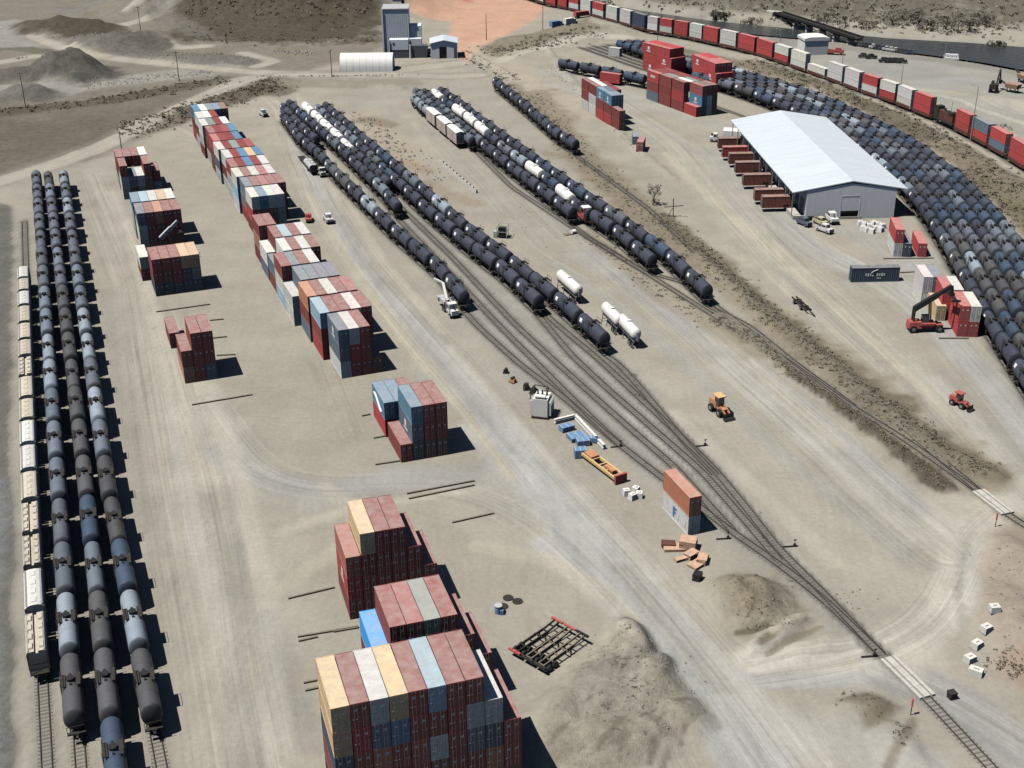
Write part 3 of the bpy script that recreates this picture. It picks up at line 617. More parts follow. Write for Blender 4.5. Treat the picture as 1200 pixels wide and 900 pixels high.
# ------------------------------------------------------------------ lines of cars: centre lines surveyed at tank-top height
def resample(pts, step):
    out = [pts[0].copy()]; acc = 0.0
    for a, b in zip(pts[:-1], pts[1:]):
        L_ = (b - a).length; t = step - acc
        while t <= L_ and L_ > 0:
            out.append(a.lerp(b, t / L_)); t += step
        acc = (acc + L_) % step
    return out
def smooth_line(pts, step=3.0, it=14):
    p = resample(pts, step)
    for _ in range(it):
        q = [p[0]] + [(p[i - 1] + p[i] * 2 + p[i + 1]) / 4 for i in range(1, len(p) - 1)] + [p[-1]]
        p = q
    return p
def extend(p, d0=0.0, d1=0.0):
    p = list(p)
    if d0: p.insert(0, p[0] + (p[0] - p[min(3, len(p) - 1)]).normalized() * d0)
    if d1: p.append(p[-1] + (p[-1] - p[max(-4, -len(p))]).normalized() * d1)
    return p
ROWS = {k: [Vector((q.x, q.y, 0)) for q in P(v, 5.0)] for k, v in {
    'A': [(85.5, 838), (64, 520), (42, 203)], 'B': [(137.5, 925), (97, 540), (56, 203)], 'C': [(177, 832), (125, 560), (74, 203)],
    'D1': [(545, 343), (514, 306), (488, 284), (457, 258), (433, 235), (400, 203), (372, 174), (351, 156), (327, 124)],
    'D2': [(371, 160), (348.5, 139.7), (332, 121)], 'D3': [(467, 238), (447.5, 215), (421, 190), (402, 171), (379, 151), (359, 134), (339, 117.5)],
    'D4': [(456, 211.5), (434, 189.5), (417, 175.5), (386, 146.5), (355, 118.2)],
    'D5': [(633, 348), (592, 310), (545, 275), (502, 240), (460, 202), (425, 169), (396, 143), (370, 121)],
    'D6': [(711, 392), (660, 347), (605, 302), (545, 259), (495, 215), (437, 167), (403, 138), (380, 119)],
    'E0': [(540, 157), (497, 122), (477, 103)], 'E1': [(554, 161), (520, 132), (487, 103)], 'E2': [(672, 244), (647, 225), (607, 195), (562, 160), (496, 103)],
    'E3': [(766, 300), (727, 267), (682, 238), (645, 207), (595, 171), (547, 132), (503, 101)],
    'E4': [(831, 336), (785, 293), (735, 255), (687, 224), (640, 190), (584, 151), (535, 114), (510, 98)],
    'F': [(676, 165), (652, 150), (617, 120), (580, 90)], 'H': [(758, 89), (702, 77.5), (653, 68)],
    'G': [(1192, 416), (1170, 386.5), (1155.6, 359.6), (1141, 334), (1130.7, 314.7), (1118.7, 293), (1109, 272), (1097, 257), (1083, 235), (1060.5, 209.5), (1032, 182.5), (988, 152), (933, 124), (897, 109), (865, 97), (800, 81), (745, 65), (702, 50)],
    'J': [(43, 776), (36.5, 632), (32.5, 528), (29, 405), (26.5, 306)],
}.items()}
Gline = extend(smooth_line(ROWS['G'], 4, 30), 26, 0)
def offset_line(p, d):
    o = []
    for i in range(len(p)):
        t = (p[min(i + 1, len(p) - 1)] - p[max(i - 1, 0)]).normalized()
        o.append(p[i] + Vector((t.y, -t.x, 0)) * d)
    return o
for k in range(6):
    ROWS['G%d' % (k + 1)] = offset_line(Gline, k * 3.5)
def catmull(pts, step=2.0):
    return smooth_line(pts, step, 4)
TRACKS = []
BAL = {'left': (.7, (.24, .23, .205)), 'hopper': (.75, (.20, .193, .175)), 'lead': (.6, (.235, .225, .20)), 'e2': (.85, (.215, .20, .17)), 'e3': (.85, (.215, .20, .17)), 'e4': (.85, (.215, .20, .17)), 'e1': (.8, (.215, .205, .18)), 'f': (.75, (.20, .18, .145)), 'g': (.9, (.15, .145, .135)), 'main': (.9, (.13, .115, .10)), 'h': (.5, (.22, .21, .18))}
DARKB = (.9, (.185, .176, .158))
for _k in ('d1', 'd3', 'd4', 'd5', 'd6', 'd7', 'd8'): BAL[_k] = DARKB
def px_track(nm, pts, w=1.4): TRACKS.append((nm, catmull(P(pts)), w))
for k in ('A', 'B', 'C'): TRACKS.append(('left', extend(catmull(ROWS[k]), 40, 6), 1.5))
TRACKS.append(('hopper', extend(catmull(ROWS['J']), 40, 50), 1.5))
def join_track(nm, row, pts): TRACKS.append((nm, catmull(P(pts) + list(ROWS[row])), 1.4))
join_track('d1', 'D1', [(1033, 767.7), (967, 704), (912.7, 661), (858, 624), (790, 571), (720, 517), (657, 463), (610, 428), (560, 383)])
join_track('d3', 'D3', [(726, 521), (700, 497), (660, 457), (620, 417), (583, 380), (525, 318)])
join_track('d4', 'D4', [(858, 622), (825, 586), (790, 547), (747, 510), (687, 457), (643, 417), (603, 380), (530, 302)])
join_track('d5', 'D5', [(912.7, 657), (880, 618), (823, 553), (777, 513), (713, 457), (670, 417)])
join_track('d6', 'D6', [(838, 556), (807, 524), (777, 487), (747, 451), (722, 424)])
px_track('d7', [(1033, 767.7), (967, 697.7), (913, 645), (875, 596), (837, 550), (793, 507), (743, 460), (700, 420), (660, 387), (620, 352)])
px_track('lead', [(1240, 985), (1161.5, 900), (1085.7, 818), (1033, 767.7)])
join_track('e2', 'E2', [(1240, 640), (1182, 605), (1145, 575), (1060, 515), (1000, 478), (900, 407.5), (840, 372.5), (760, 322), (687.5, 277)])
join_track('e3', 'E3', [(900, 405), (860, 375), (800, 330)])
join_track('e4', 'E4', [(1000, 476), (930, 425), (875, 380)])
px_track('e1', [(760, 322), (690, 280), (632, 241), (600, 220), (540, 160)])
join_track('f', 'F', [(1145, 574), (1080, 520), (1000, 450), (900, 365), (825, 305), (760, 245)])
join_track('h', 'H', [(880, 140), (820, 118)])
for k in range(6): TRACKS.append(('g', extend(catmull(ROWS['G%d' % (k + 1)], 4), 0, 20), 1.5))
TRAIN_PX = [(560, -16), (610, -3), (640, 7), (681, 16), (709, 24.5), (740.5, 33), (759, 39), (787, 43.5), (807.5, 47), (842.5, 55), (865, 60), (885, 65.5), (908, 73), (925, 79), (947.5, 87), (970, 95), (990, 102.5), (1009, 110), (1030, 117), (1051, 124), (1070, 132), (1092.5, 141), (1120, 154), (1139, 164), (1159, 175), (1180, 187), (1199, 199), (1260, 240)]
TRAIN = catmull(P(TRAIN_PX))
TRACKS.append(('main', TRAIN, 2.0))
build_ground()

# water
def build_river():
    mb = MB()
    pw = P(RIVER, 0)
    mb.add([(p.x, p.y, -.75) for p in pw], [tuple(range(len(pw)))][:1])
    me = mb.mesh('river', [])
    import bmesh
    bm = bmesh.new(); bm.from_mesh(me); bmesh.ops.triangulate(bm, faces=bm.faces)
    bmesh.ops.recalc_face_normals(bm, faces=bm.faces)
    for f in bm.faces:
        if f.normal.z < 0: f.normal_flip()
    bm.to_mesh(me); bm.free()
    m, nt, N, L, b = new_mat('river_water')
    b.inputs['Base Color'].default_value = (.045, .052, .055, 1); b.inputs['Roughness'].default_value = .22
    n = N.new('ShaderNodeTexNoise'); n.inputs['Scale'].default_value = .35; n.inputs['Detail'].default_value = 5
    tc = N.new('ShaderNodeTexCoord'); L.new(tc.outputs['Object'], n.inputs['Vector'])
    bp = N.new('ShaderNodeBump'); bp.inputs['Strength'].default_value = .5; bp.inputs['Distance'].default_value = .6
    L.new(n.outputs['Fac'], bp.inputs['Height']); L.new(bp.outputs[0], b.inputs['Normal'])
    me.materials.append(m)
    structure('river', me)
build_river()

# tracks: rails and sleepers
def build_track(pts):
    mb = MB()
    ln = resample(pts, 2.0)
    prof = [(-.06, .02), (-.06, .2), (.06, .2), (.06, .02)]
    for side in (-.64, .64):
        vs, n = [], len(ln)
        for i in range(n):
            t = (ln[min(i + 1, n - 1)] - ln[max(i - 1, 0)]).normalized(); e = Vector((t.y, -t.x, 0))
            for a, b in prof: vs.append(tuple(ln[i] + e * (side + a) + Vector((0, 0, b))))
        mb.add(vs, [(4 * i + j, 4 * i + (j + 1) % 4, 4 * i + 4 + (j + 1) % 4, 4 * i + 4 + j) for i in range(n - 1) for j in range(4)], 0)
    sl_ = resample(pts, .72)
    for i in range(len(sl_) - 1):
        t = sl_[i + 1] - sl_[i]
        if t.length < 1e-6: continue
        mb.box((sl_[i].x + random.uniform(-.05, .05), sl_[i].y, .0 + random.uniform(-.012, .008)), (2.1, .24, .1), 1, math.atan2(t.y, t.x) - math.pi / 2)
    structure('railway_track', fixn(mb.mesh('railway_track', [M['rail'], M['sleeper']])))
for nm, pts, w in TRACKS: build_track(pts)
# ------------------------------------------------------------------ buildings
def frame(o, yaw):
    "local (right, along, up) to world"
    c, s = math.cos(yaw), math.sin(yaw)
    return lambda r, l, z=0: Vector((o.x + r * c + l * s, o.y - r * s + l * c, z))
def build_warehouse():
    W, Ln, EH, RH = 24.6, 79.0, 8.3, 10.4
    yaw = -.053
    o = G(943, 258)
    body = MB()
    t = .25
    body.prism([(0, 0), (W, 0), (W, EH), (W / 2, RH - .35), (0, EH)], Ln - t, Ln, 0)
    dx0, dx1, dh = 9.7, 14.7, 6.4        # the front door opening
    body.prism([(0, 0), (dx0, 0), (dx0, dh), (dx1, dh), (dx1, 0), (W, 0), (W, EH), (W / 2, RH - .35), (0, EH)], 0, t, 0)
    body.box((t / 2, Ln / 2, EH / 2), (t, Ln - 2 * t, EH), 0)
    body.box((W - t / 2, Ln / 2, EH / 2), (t, Ln - 2 * t, EH), 0)
    for i in range(1, 49):               # ribs of the front sheeting
        if not dx0 - .3 < i / 2 < dx1 + .3: body.box((i / 2, -.006, 4.0), (.06, .012, 7.6), 0)
    roof = MB()
    ol, orr, of = 4.0, 3.1, .16
    sl_ = (RH - EH) / (W / 2)
    th = .28
    for sx, x0, x1 in ((1, -ol, W / 2), (-1, W / 2, W + orr)):
        za = EH + sl_ * (x0 if sx > 0 else W - x0) + .12; zb = EH + sl_ * (x1 if sx > 0 else W - x1) + .12
        roof.prism([(x0, za), (x1, zb), (x1, zb + th), (x0, za + th)], -of, Ln + of, 0)
        for j in range(1, 40):
            yy = -of + j * (Ln + 2 * of) / 40
            roof.add([(x0, yy - .06, za + th), (x1, yy - .06, zb + th), (x1, yy + .06, zb + th), (x0, yy + .06, za + th), (x0, yy, za + th + .07), (x1, yy, zb + th + .07)], [(0, 1, 5, 4), (4, 5, 2, 3), (0, 4, 3), (1, 2, 5)], 0)
    door = MB().box(((dx0 + dx1) / 2, .07, 4.35), (dx1 - dx0, .12, 4.1), 0)
    for j in range(5): door.box(((dx0 + dx1) / 2, .006, 2.5 + j * .82), (dx1 - dx0, .008, .05), 0)
    dark = MB().box(((dx0 + dx1) / 2, .9, 1.15), (dx1 - dx0 - .1, .1, 2.3), 0)  # black panel stands in for the shade under the raised door
    fr = MB()
    fr.box((dx0 - .14, -.02, dh / 2), (.28, .04, dh), 0); fr.box((dx1 + .14, -.02, dh / 2), (.28, .04, dh), 0); fr.box(((dx0 + dx1) / 2, -.02, dh + .14), (dx1 - dx0 + .56, .04, .28), 0)
    parts = [('roof', fixn(roof.mesh('roof', [M['sheet']]))), ('roller_door', fixn(door.mesh('roller_door', [M['wall']])), None, [('door_frame', fr.mesh('door_frame', [M['wall']])), ('door_gap_shade', dark.mesh('door_gap_shade', [M['black']]))])]
    parts.append(('base_course', MB().box((W / 2 - 2, -.09, .35), (W - 14, .12, .7), 0).mesh('base_course', [M['concrete']])))
    dk = MB(); dk.box((-1.6, Ln / 2, .55), (3.1, Ln - 1, 1.1), 0)
    parts.append(('loading_dock', dk.mesh('loading_dock', [M['concrete']])))
    for j in range(14):
        d = MB().box((-.06, 4 + j * 5.2, 3.2), (.1, 3.0, 4.0), 0)
        parts.append(('dock_door', d.mesh('dock_door', [M['dkwall']])))
    for j in range(11):
        parts.append(('canopy_post', MB().box((-3.55, 1 + j * 7.6, 4.55), (.22, .22, 6.9), 0).mesh('canopy_post', [M['steel']])))
    thing('warehouse', fixn(body.mesh('warehouse', [M['wall']])), 'large white gable-roofed warehouse with loading dock beside the curved tank car rows', 'warehouse', None, o, -yaw, parts=parts)
build_warehouse()

def build_silo_house():
    o = G(454, 66)
    def bx(c, d): return MB().box(c, d, 0)
    tw = MB().box((5.6, 6.5, 12.0), (14.6, 12, 24.0), 0)
    for i in range(1, 12): tw.box((-1.7 + i * 1.22, .46, 12), (.1, .08, 23.6), 0)
    p = [('tower_roof', bx((5.6, 6.5, 24.2), (15.2, 12.6, .5)).mesh('tower_roof', [M['lightgrey']])),
         ('corner_trim', bx((-1.9, .3, 12), (.8, .5, 24)).mesh('corner_trim', [M['wall']]))]
    an = MB().box((7.2, -2.3, 6.9), (10.6, 4.5, 5.2), 0).box((7.2, -2.3, 2.15), (10.4, 4.3, 4.3), 1)
    p.append(('drive_through', an.mesh('drive_through', [M['greywall'], M['dkwall']])))
    p.append(('corner_post', bx((1.7, -4.7, 4.7), (.6, .4, 9.4)).mesh('corner_post', [M['wall']])))
    p.append(('window', bx((4.2, -4.6, 7.6), (1.2, .12, .8)).mesh('window', [M['glass']])))
    b2 = MB().box((16.4, 5.2, 7.6), (6.8, 7, 15.2), 0).box((16.4, .2, 4.6), (6.9, 3, 9.2), 0)
    p.append(('side_annex', b2.mesh('side_annex', [M['greywall']])))
    p.append(('annex_trim', bx((13.1, -1.4, 4.6), (.5, .3, 9)).mesh('annex_trim', [M['wall']])))
    ch = MB().cyl((9, 18, 0), (9, 18, 29), 1.0, None, 10, 0).box((6, 15, 27), (5, 4, 3), 0)
    p.append(('exhaust_stack', ch.mesh('exhaust_stack', [M['dkwall']])))
    thing('silo_building', fixn(tw.mesh('silo_building', [M['greywall']])), 'tall blue-grey sheet metal tower with lower annexes below the dark hill', 'building', None, o, .03, (.76, 1, .82), parts=p)
    o2 = G(505, 69)
    W, Ln, EH, RH = 11.5, 12, 6.4, 7.6
    b = MB()
    b.prism([(0, 0), (3.7, 0), (3.7, 5.0), (6.9, 5.0), (6.9, 0), (W, 0), (W, EH), (W / 2, RH), (0, EH)], 0, .2, 0)
    b.prism([(0, 0), (W, 0), (W, EH), (W / 2, RH), (0, EH)], Ln - .2, Ln, 0)
    b.box((.1, Ln / 2, EH / 2), (.2, Ln - .4, EH), 0); b.box((W - .1, Ln / 2, EH / 2), (.2, Ln - .4, EH), 0)
    r = MB()
    r.prism([(-.4, EH - .05), (W / 2, RH + .05), (W / 2, RH + .3), (-.4, EH + .2)], -.4, Ln + .4, 0).prism([(W / 2, RH + .05), (W + .4, EH - .05), (W + .4, EH + .2), (W / 2, RH + .3)], -.4, Ln + .4, 0)
    dk = MB().box((5.3, .5, 2.5), (3.1, .1, 5), 0)  # black panel gives the open doorway its interior shade
    thing('machine_shed', fixn(b.mesh('machine_shed', [M['wall']])), 'small pale shed with dark open doorway right of the tall tower', 'shed', None, o2, .05,
          parts=[('roof', fixn(r.mesh('roof', [M['sheet']]))), ('doorway', dk.mesh('doorway', [M['black']])), ('side_door', MB().box((10.5, -.06, 2.4), (1.0, .1, 4.2), 0).mesh('side_door', [M['dkwall']]))])
    o3 = G(484, 68)
    mb = MB().box((2.5, 2, 2.6), (7.2, 4, 5.2), 0).cyl((-.9, 0, 0), (-.9, 0, 5.6), .8, .5, 10, 1)
    thing('feed_bin', mb.mesh('feed_bin', [M['dkwall'], M['lightgrey']]), 'dark low bin with pale spout between the tower and the shed', 'bin', None, o3, .03)
    # white fabric shelter
    a, b_ = G(398.5, 84), G(460.5, 83.5)
    Ln = (b_ - a).length
    mb = MB(); n = 14
    W2, H2 = 5.0, 6.6
    pr = [(W2 * math.cos(math.pi * i / n), H2 * math.sin(math.pi * i / n) ** .8) for i in range(n + 1)]
    pr = [(-x, z) for x, z in pr]
    m2 = MB()
    vs = [(0, y, z) for y, z in pr] + [(Ln, y, z) for y, z in pr]
    m2.add(vs, [(i, i + 1, i + n + 2, i + n + 1) for i in range(n)], 0, True)
    m2.add(vs[:n + 1], [tuple(range(n + 1))], 0); m2.add(vs[n + 1:], [tuple(range(n, -1, -1))], 0)
    hoop = MB()
    for k in range(9):
        x = .1 + k * (Ln - .2) / 8
        q = [Vector((x, y * 1.006, z * 1.006)) for y, z in pr]
        for i in range(n): hoop.bar(q[i], q[i + 1], .05, .05, 0)
    d = b_ - a
    thing('fabric_shelter', fixn(m2.mesh('fabric_shelter', [M['tarp']])), 'long white fabric shelter left of the blue-grey tower', 'shelter', None, a + Vector((0, 5, 0)), math.atan2(d.y, d.x), parts=[('hoop_frame', hoop.mesh('hoop_frame', [M['tarp']]))])
    # white hall near the river
    a = G(942, 65)
    W, Ln, EH, RH = 10.5, 9, 6.0, 7.6
    w = MB().prism([(0, 0), (W, 0), (W, EH), (0, EH)], 0, Ln, 0)
    r = MB().prism([(-.3, EH), (W + .3, EH), (W + .3, RH - .5), (W * .8, RH), (W * .2, RH), (-.3, RH - .5)], -.3, Ln + .3, 0)
    thing('riverside_hall', fixn(w.mesh('riverside_hall', [M['tarp']])), 'small white rounded-roof hall near the river behind the freight train', 'hall', None, a, .12,
          parts=[('roof', fixn(r.mesh('roof', [M['tarp']]))), ('end_door', MB().box((W + .06, Ln / 2, 2.4), (.1, 4, 4.8), 0).mesh('end_door', [M['dkwall']]))])
build_silo_house()

def build_bridge():
    a, b = G(912, 16, 3.2), G(1006, 46, 3.2)
    d = b - a; Ln = d.length; yaw = math.atan2(d.y, d.x)
    deck = MB().box((Ln / 2, 0, 0), (Ln, 4.2, .7), 0)
    g = MB()
    for s in (-2.3, 2.3):
        g.box((Ln / 2, s, .7), (Ln, .4, 1.0), 0)
        for k in range(20): g.bar((k * Ln / 20, s, -.6 - (k % 2) * .9), ((k + 1) * Ln / 20, s, -1.5 + (k % 2) * .9), .3, .3, 0)
    piers = []
    for k in range(6):
        x = Ln * (k + .5) / 6
        piers.append(('pier', MB().box((x, 0, -3.2), (1.5, 3.8, 5.4), 0, 0, .8).mesh('pier', [M['concrete']])))
    thing('railway_bridge', deck.mesh('railway_bridge', [M['dark']]), 'dark steel railway bridge on pale piers crossing the river', 'bridge', None, (a.x, a.y, 3.2), yaw,
          parts=[('girder', g.mesh('girder', [M['black']]))] + piers + [('abutment', MB().box((-3, 0, -1.6), (7, 7, 5.2), 0).mesh('abutment', [M['concrete']]))])
build_bridge()

# ------------------------------------------------------------------ shipping containers
CL, CW, CH, GAP = 9.44, 2.14, 3.56, .09
PAL = dict(r=((.27, .052, .050), 'maroon'), R=((.52, .060, .064), 'bright red'), p=((.37, .095, .098), 'faded red'), o=((.58, .23, .13), 'orange'), q=((.52, .17, .13), 'salmon'), y=((.80, .57, .33), 'tan'),
           w=((.78, .78, .74), 'white'), b=((.12, .27, .42), 'blue'), l=((.38, .60, .72), 'light blue'), c=((.04, .42, .95), 'bright blue'), g=((.27, .33, .315), 'grey-green'),
           s=((.15, .20, .27), 'slate blue'), n=((.03, .06, .115), 'navy'), k=((.085, .05, .042), 'dark brown'), P=((.62, .32, .22), 'peach'))
def container_mesh(front_doors):
    mb = MB()
    x0, y0, H = CW / 2, CL / 2, CH
    fr = .09
    for sx in (-1, 1):
        for sy in (-1, 1): mb.box((sx * (x0 - fr / 2), sy * (y0 - fr / 2), H / 2), (fr, fr, H), 0)
        mb.box((sx * (x0 - fr / 2), 0, .10), (fr, CL - 2 * fr, .20), 0); mb.box((sx * (x0 - fr / 2), 0, H - .07), (fr, CL - 2 * fr, .14), 0)
    for sy in (-1, 1):
        mb.box((0, sy * (y0 - fr / 2), .10), (CW - 2 * fr, fr, .20), 0); mb.box((0, sy * (y0 - fr / 2), H - .07), (CW - 2 * fr, fr, .14), 0)
    n = 22
    z0, z1 = .20, H - .14
    for sx in (-1, 1):
        vs = []; L_ = CL - 2 * fr; s = L_ / n
        for i in range(n):
            for f, q in ((0, .02), (.3, .02), (.5, .085), (.8, .085)):
                yy = -L_ / 2 + (i + f) * s
                vs += [(sx * (x0 - q), yy, z0), (sx * (x0 - q), yy, z1)]
        vs += [(sx * (x0 - .02), L_ / 2, z0), (sx * (x0 - .02), L_ / 2, z1)]
        m_ = len(vs) // 2
        mb.add(vs, [((2 * i, 2 * i + 2, 2 * i + 3, 2 * i + 1) if sx > 0 else (2 * i, 2 * i + 1, 2 * i + 3, 2 * i + 2)) for i in range(m_ - 1)], 0)
    for sy in ((1,) if front_doors else (1, -1)):
        vs = []; L_ = CW - 2 * fr; k = 6; s = L_ / k
        for i in range(k):
            for f, q in ((0, .02), (.3, .02), (.5, .085), (.8, .085)):
                xx = -L_ / 2 + (i + f) * s
                vs += [(xx, sy * (y0 - q), z0), (xx, sy * (y0 - q), z1)]
        vs += [(L_ / 2, sy * (y0 - .02), z0), (L_ / 2, sy * (y0 - .02), z1)]
        m_ = len(vs) // 2
        mb.add(vs, [((2 * i, 2 * i + 1, 2 * i + 3, 2 * i + 2) if sy > 0 else (2 * i, 2 * i + 2, 2 * i + 3, 2 * i + 1)) for i in range(m_ - 1)], 0)
    # roof with shallow cross ribs
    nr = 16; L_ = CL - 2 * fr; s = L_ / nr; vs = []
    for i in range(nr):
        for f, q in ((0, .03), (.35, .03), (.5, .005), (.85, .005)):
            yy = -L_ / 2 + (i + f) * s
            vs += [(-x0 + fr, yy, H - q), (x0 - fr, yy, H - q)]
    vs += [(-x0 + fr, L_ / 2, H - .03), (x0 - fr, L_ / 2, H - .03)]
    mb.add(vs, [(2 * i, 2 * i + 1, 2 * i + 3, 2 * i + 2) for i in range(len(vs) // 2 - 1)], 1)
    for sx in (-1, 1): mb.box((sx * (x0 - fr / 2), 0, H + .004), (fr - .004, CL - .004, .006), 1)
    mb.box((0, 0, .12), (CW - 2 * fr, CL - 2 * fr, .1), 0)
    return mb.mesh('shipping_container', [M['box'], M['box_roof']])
def door_mesh(s):
    mb = MB()
    w = CW / 2 - .1
    cx = s * (w / 2 + .005)
    mb.box((cx, -CL / 2 + .05, CH / 2 + .03), (w, .05, CH - .36), 0)
    for k in range(5): mb.box((cx, -CL / 2 + .018, .55 + k * .62), (w - .06, .014, .10), 0)
    return mb.mesh('door', [M['box']])
def rod_mesh(s):
    mb = MB()
    for q in (.30, .70):
        x = s * (CW / 2 - .1) * q
        mb.box((x, -CL / 2 - .012, CH / 2), (.05, .045, CH - .3), 0)
        mb.box((x + s * .1, -CL / 2 - .02, CH * .38), (.24, .03, .06), 0)
    mb.box((s * .52, -CL / 2 + .008, CH * .74), (.34, .012, .30), 1)
    return mb.mesh('lock_rods', [M['steel'], M['mark']])
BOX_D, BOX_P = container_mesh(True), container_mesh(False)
DOORS = [('door', door_mesh(-1), None, [('lock_rods', rod_mesh(-1))]), ('door', door_mesh(1), None, [('lock_rods', rod_mesh(1))])]
N_BOX = [0]
MASSED = []
def container(p, yaw, code, label, group, z=0.0, ls=1.0, doors=True, extra=(), ws=1.0, hs=1.0):
    c, nm = PAL[code]
    j = 1 + random.uniform(-.10, .10)
    col = tuple(max(.01, q * j * (1 + random.uniform(-.05, .05))) for q in c)
    N_BOX[0] += 1
    if key(label) in SKIP: return None
    if key(label) in MASS:
        MASSED.append((p.x, p.y, z + .02, -yaw, ws * CW, ls * CL, hs * CH, col))
        return None
    return thing('shipping_container', BOX_D if doors else BOX_P, label, 'shipping container', group, (p.x, p.y, z + .02), -yaw, (ws, ls, hs), col, (DOORS if doors else []) + list(extra))
TIER = {1: ['only'], 2: ['bottom', 'top'], 3: ['bottom', 'middle', 'top'], 4: ['bottom', 'second', 'third', 'top'], 5: ['bottom', 'second', 'third', 'fourth', 'top']}
def marking(kind):
    "a painted mark on the left side of a container (local x negative)"
    mb = MB(); x = -CW / 2 - .004
    def q(y, z, dy, dz, m=0): mb.box((x, y, z), (.012, dy, dz), m)
    if kind == 'swoosh':
        pts = [(-2.6, .8), (-1.6, 1.1), (-.4, 1.7), (.8, 2.3), (2.0, 2.6), (2.8, 2.5)]
        for a, b in zip(pts[:-1], pts[1:]): mb.bar((x, a[0], a[1]), (x, b[0], b[1]), .6, .012, 0)
    elif kind == 'blocks':
        for k in range(6): q(-1.6 + k * .62, 1.9, .42, .9)
    elif kind == 'f':
        q(.55, 1.7, .5, 1.9, 1); q(0, 2.4, .9, .45, 1); q(.1, 1.75, .7, .4, 1)
        for k in range(4): q(-1.1 - k * .75, 1.5, .5, 1.0, 0)
    elif kind == 'dot':
        q(0, 1.9, 1.3, 1.2); q(0, .7, 2.6, .4)
    return mb.mesh('marking', [M['mark'], M['bluemark']])
MARKS = {k: marking(k) for k in ('swoosh', 'blocks', 'f', 'dot')}
def stack(where, group, o, yaw, rows, ls=1.0, pitch=10.2, marks={}, along='left', rowword='row', keep_right=False, hs=1.0):
    """rows[r] = (along, across, [column strings, bottom to top]); o = near left ground corner; yaw = turn of the long axis"""
    F = frame(o, yaw)
    nr = len(rows)
    for r, (al, ac, cols) in enumerate(rows):
        for k, s in enumerate(cols):
            for t, ch in enumerate(s):
                if ch == '.': continue
                top = t == len(s) - 1
                left = k == 0 or len(cols[k - 1]) <= t
                right = keep_right and (k == len(cols) - 1 or len(cols[k + 1]) <= t)
                front = True
                if r:
                    al2, ac2, c2 = rows[r - 1]
                    kk = (ac + k * (CW + GAP) - ac2) / (CW + GAP)
                    near = [c2[i] for i in (int(math.floor(kk + .15)), int(math.ceil(kk - .15))) if 0 <= i < len(c2)]
                    front = not near or min(len(q) for q in near) < t + 1 or (al - al2) > pitch * 1.5
                    if len(near) and t + 1 <= min(len(q) for q in near) and (al - al2) <= pitch * 1.5: front = False
                if not (top or left or front or right): continue
                p = F(ac + k * (CW + GAP) + CW / 2, al + CL * ls / 2)
                nm = PAL[ch][1]
                n_row = '' if nr == 1 else f', {ORD[r]} {rowword}'
                lab = f'{nm} container, {TIER[len(s)][t]} tier, {ORD[k]} column{n_row} of {where}'
                ex = [('marking', MARKS[marks[(r, k, t)]])] if (r, k, t) in marks else ()
                container(p, yaw + random.uniform(-.004, .004), ch, lab, group, t * CH * hs, ls, front, ex, 1.0, hs)
# nearest block
b0 = Vector((-20.5, 110.3, 0)); YW = -.305
stack('the nearest block', 'containers in the nearest block', b0, YW, [(0, 0, ['nooyy', 'nrsRr', 'rogww', 'rrsby', 'krprr', 'kwrrl', 'krrrr', 'rgswr', 'roos', 'krr']), ], keep_right=True) if False else \
stack('the nearest block', 'containers in the nearest block', b0, YW, [(0, 0, ['krnyy', 'krrRr', 'krosw', 'krrby', 'krprr', 'kkwrl', 'krrrr', 'krswr', 'konw', 'krr'])])
F = frame(b0, YW)
o8 = G(380 + 345 / 4.5, 560 + 790 / 4.5, 4 * CH); o8.z = 0
stack('the second nearest block', 'containers in the second nearest block', frame(o8, YW)(-CW - GAP, 0), YW, [(0, 0, ['krc', 'krrr', 'krrp', 'krsg', 'krrr', 'krr', 'kr'])])
o7 = Vector((-23.9, 150.9, 0))
stack('the tan-topped red block', 'containers in the block behind the nearest two', o7, -.295, [(0, 0, ['rRq', 'rrry', 'krrr', 'krpr', 'krr', 'kr'])], marks={(0, 0, 1): 'dot'})
# the small blue and red block
stack('the blue and red block', 'containers in the small blue and red block', Vector((-19.9, 197.3, 0)), -.33, [(0, 0, ['r', 'nsb', 'krr', 'krr']), (10.3, -.3, ['Rb', 'sb', 'kr'])], marks={(1, 0, 1): 'swoosh', (0, 1, 1): 'dot'})
stack('the small red block', 'containers in the small red block', Vector((-66.2, 230.8, 0)), -.35, [(0, 0, ['Pr', 'rrr', 'srr']), (18.8, -.6, ['r'])])
# left yard groups
oB = Vector((-83.9, 278.5, 0))
stack('the tan and red left block', 'containers in the left yard line', oB, -.36, [(0, 0, ['nrr', 'nkr', 'nrr', 'nny', 'ngy']), (11.6, -1.9, ['rw'])], hs=.86)
oC = Vector((-95.5, 310.2, 0))
stack('the blue-topped left block', 'containers in the left yard line', oC, -.35, [(0, 0, ['wws', 'krr', 'kko', 'krr', 'krr']), (10.3, -.2, ['wwb', 'kkl', 'krw', 'kky', 'krw'])], hs=.95)
oD = Vector((-112.2, 354.7, 0))
stack('the farthest left block', 'containers in the left yard line', oD, -.35, [(0, 0, ['wwr', 'ks', 'gw', 'kkr']), (10.3, -.1, ['wrr', 'krr', 'krr', 'nnw']), (3.5, 9.2, ['wr'])], rowword='part', hs=.93)
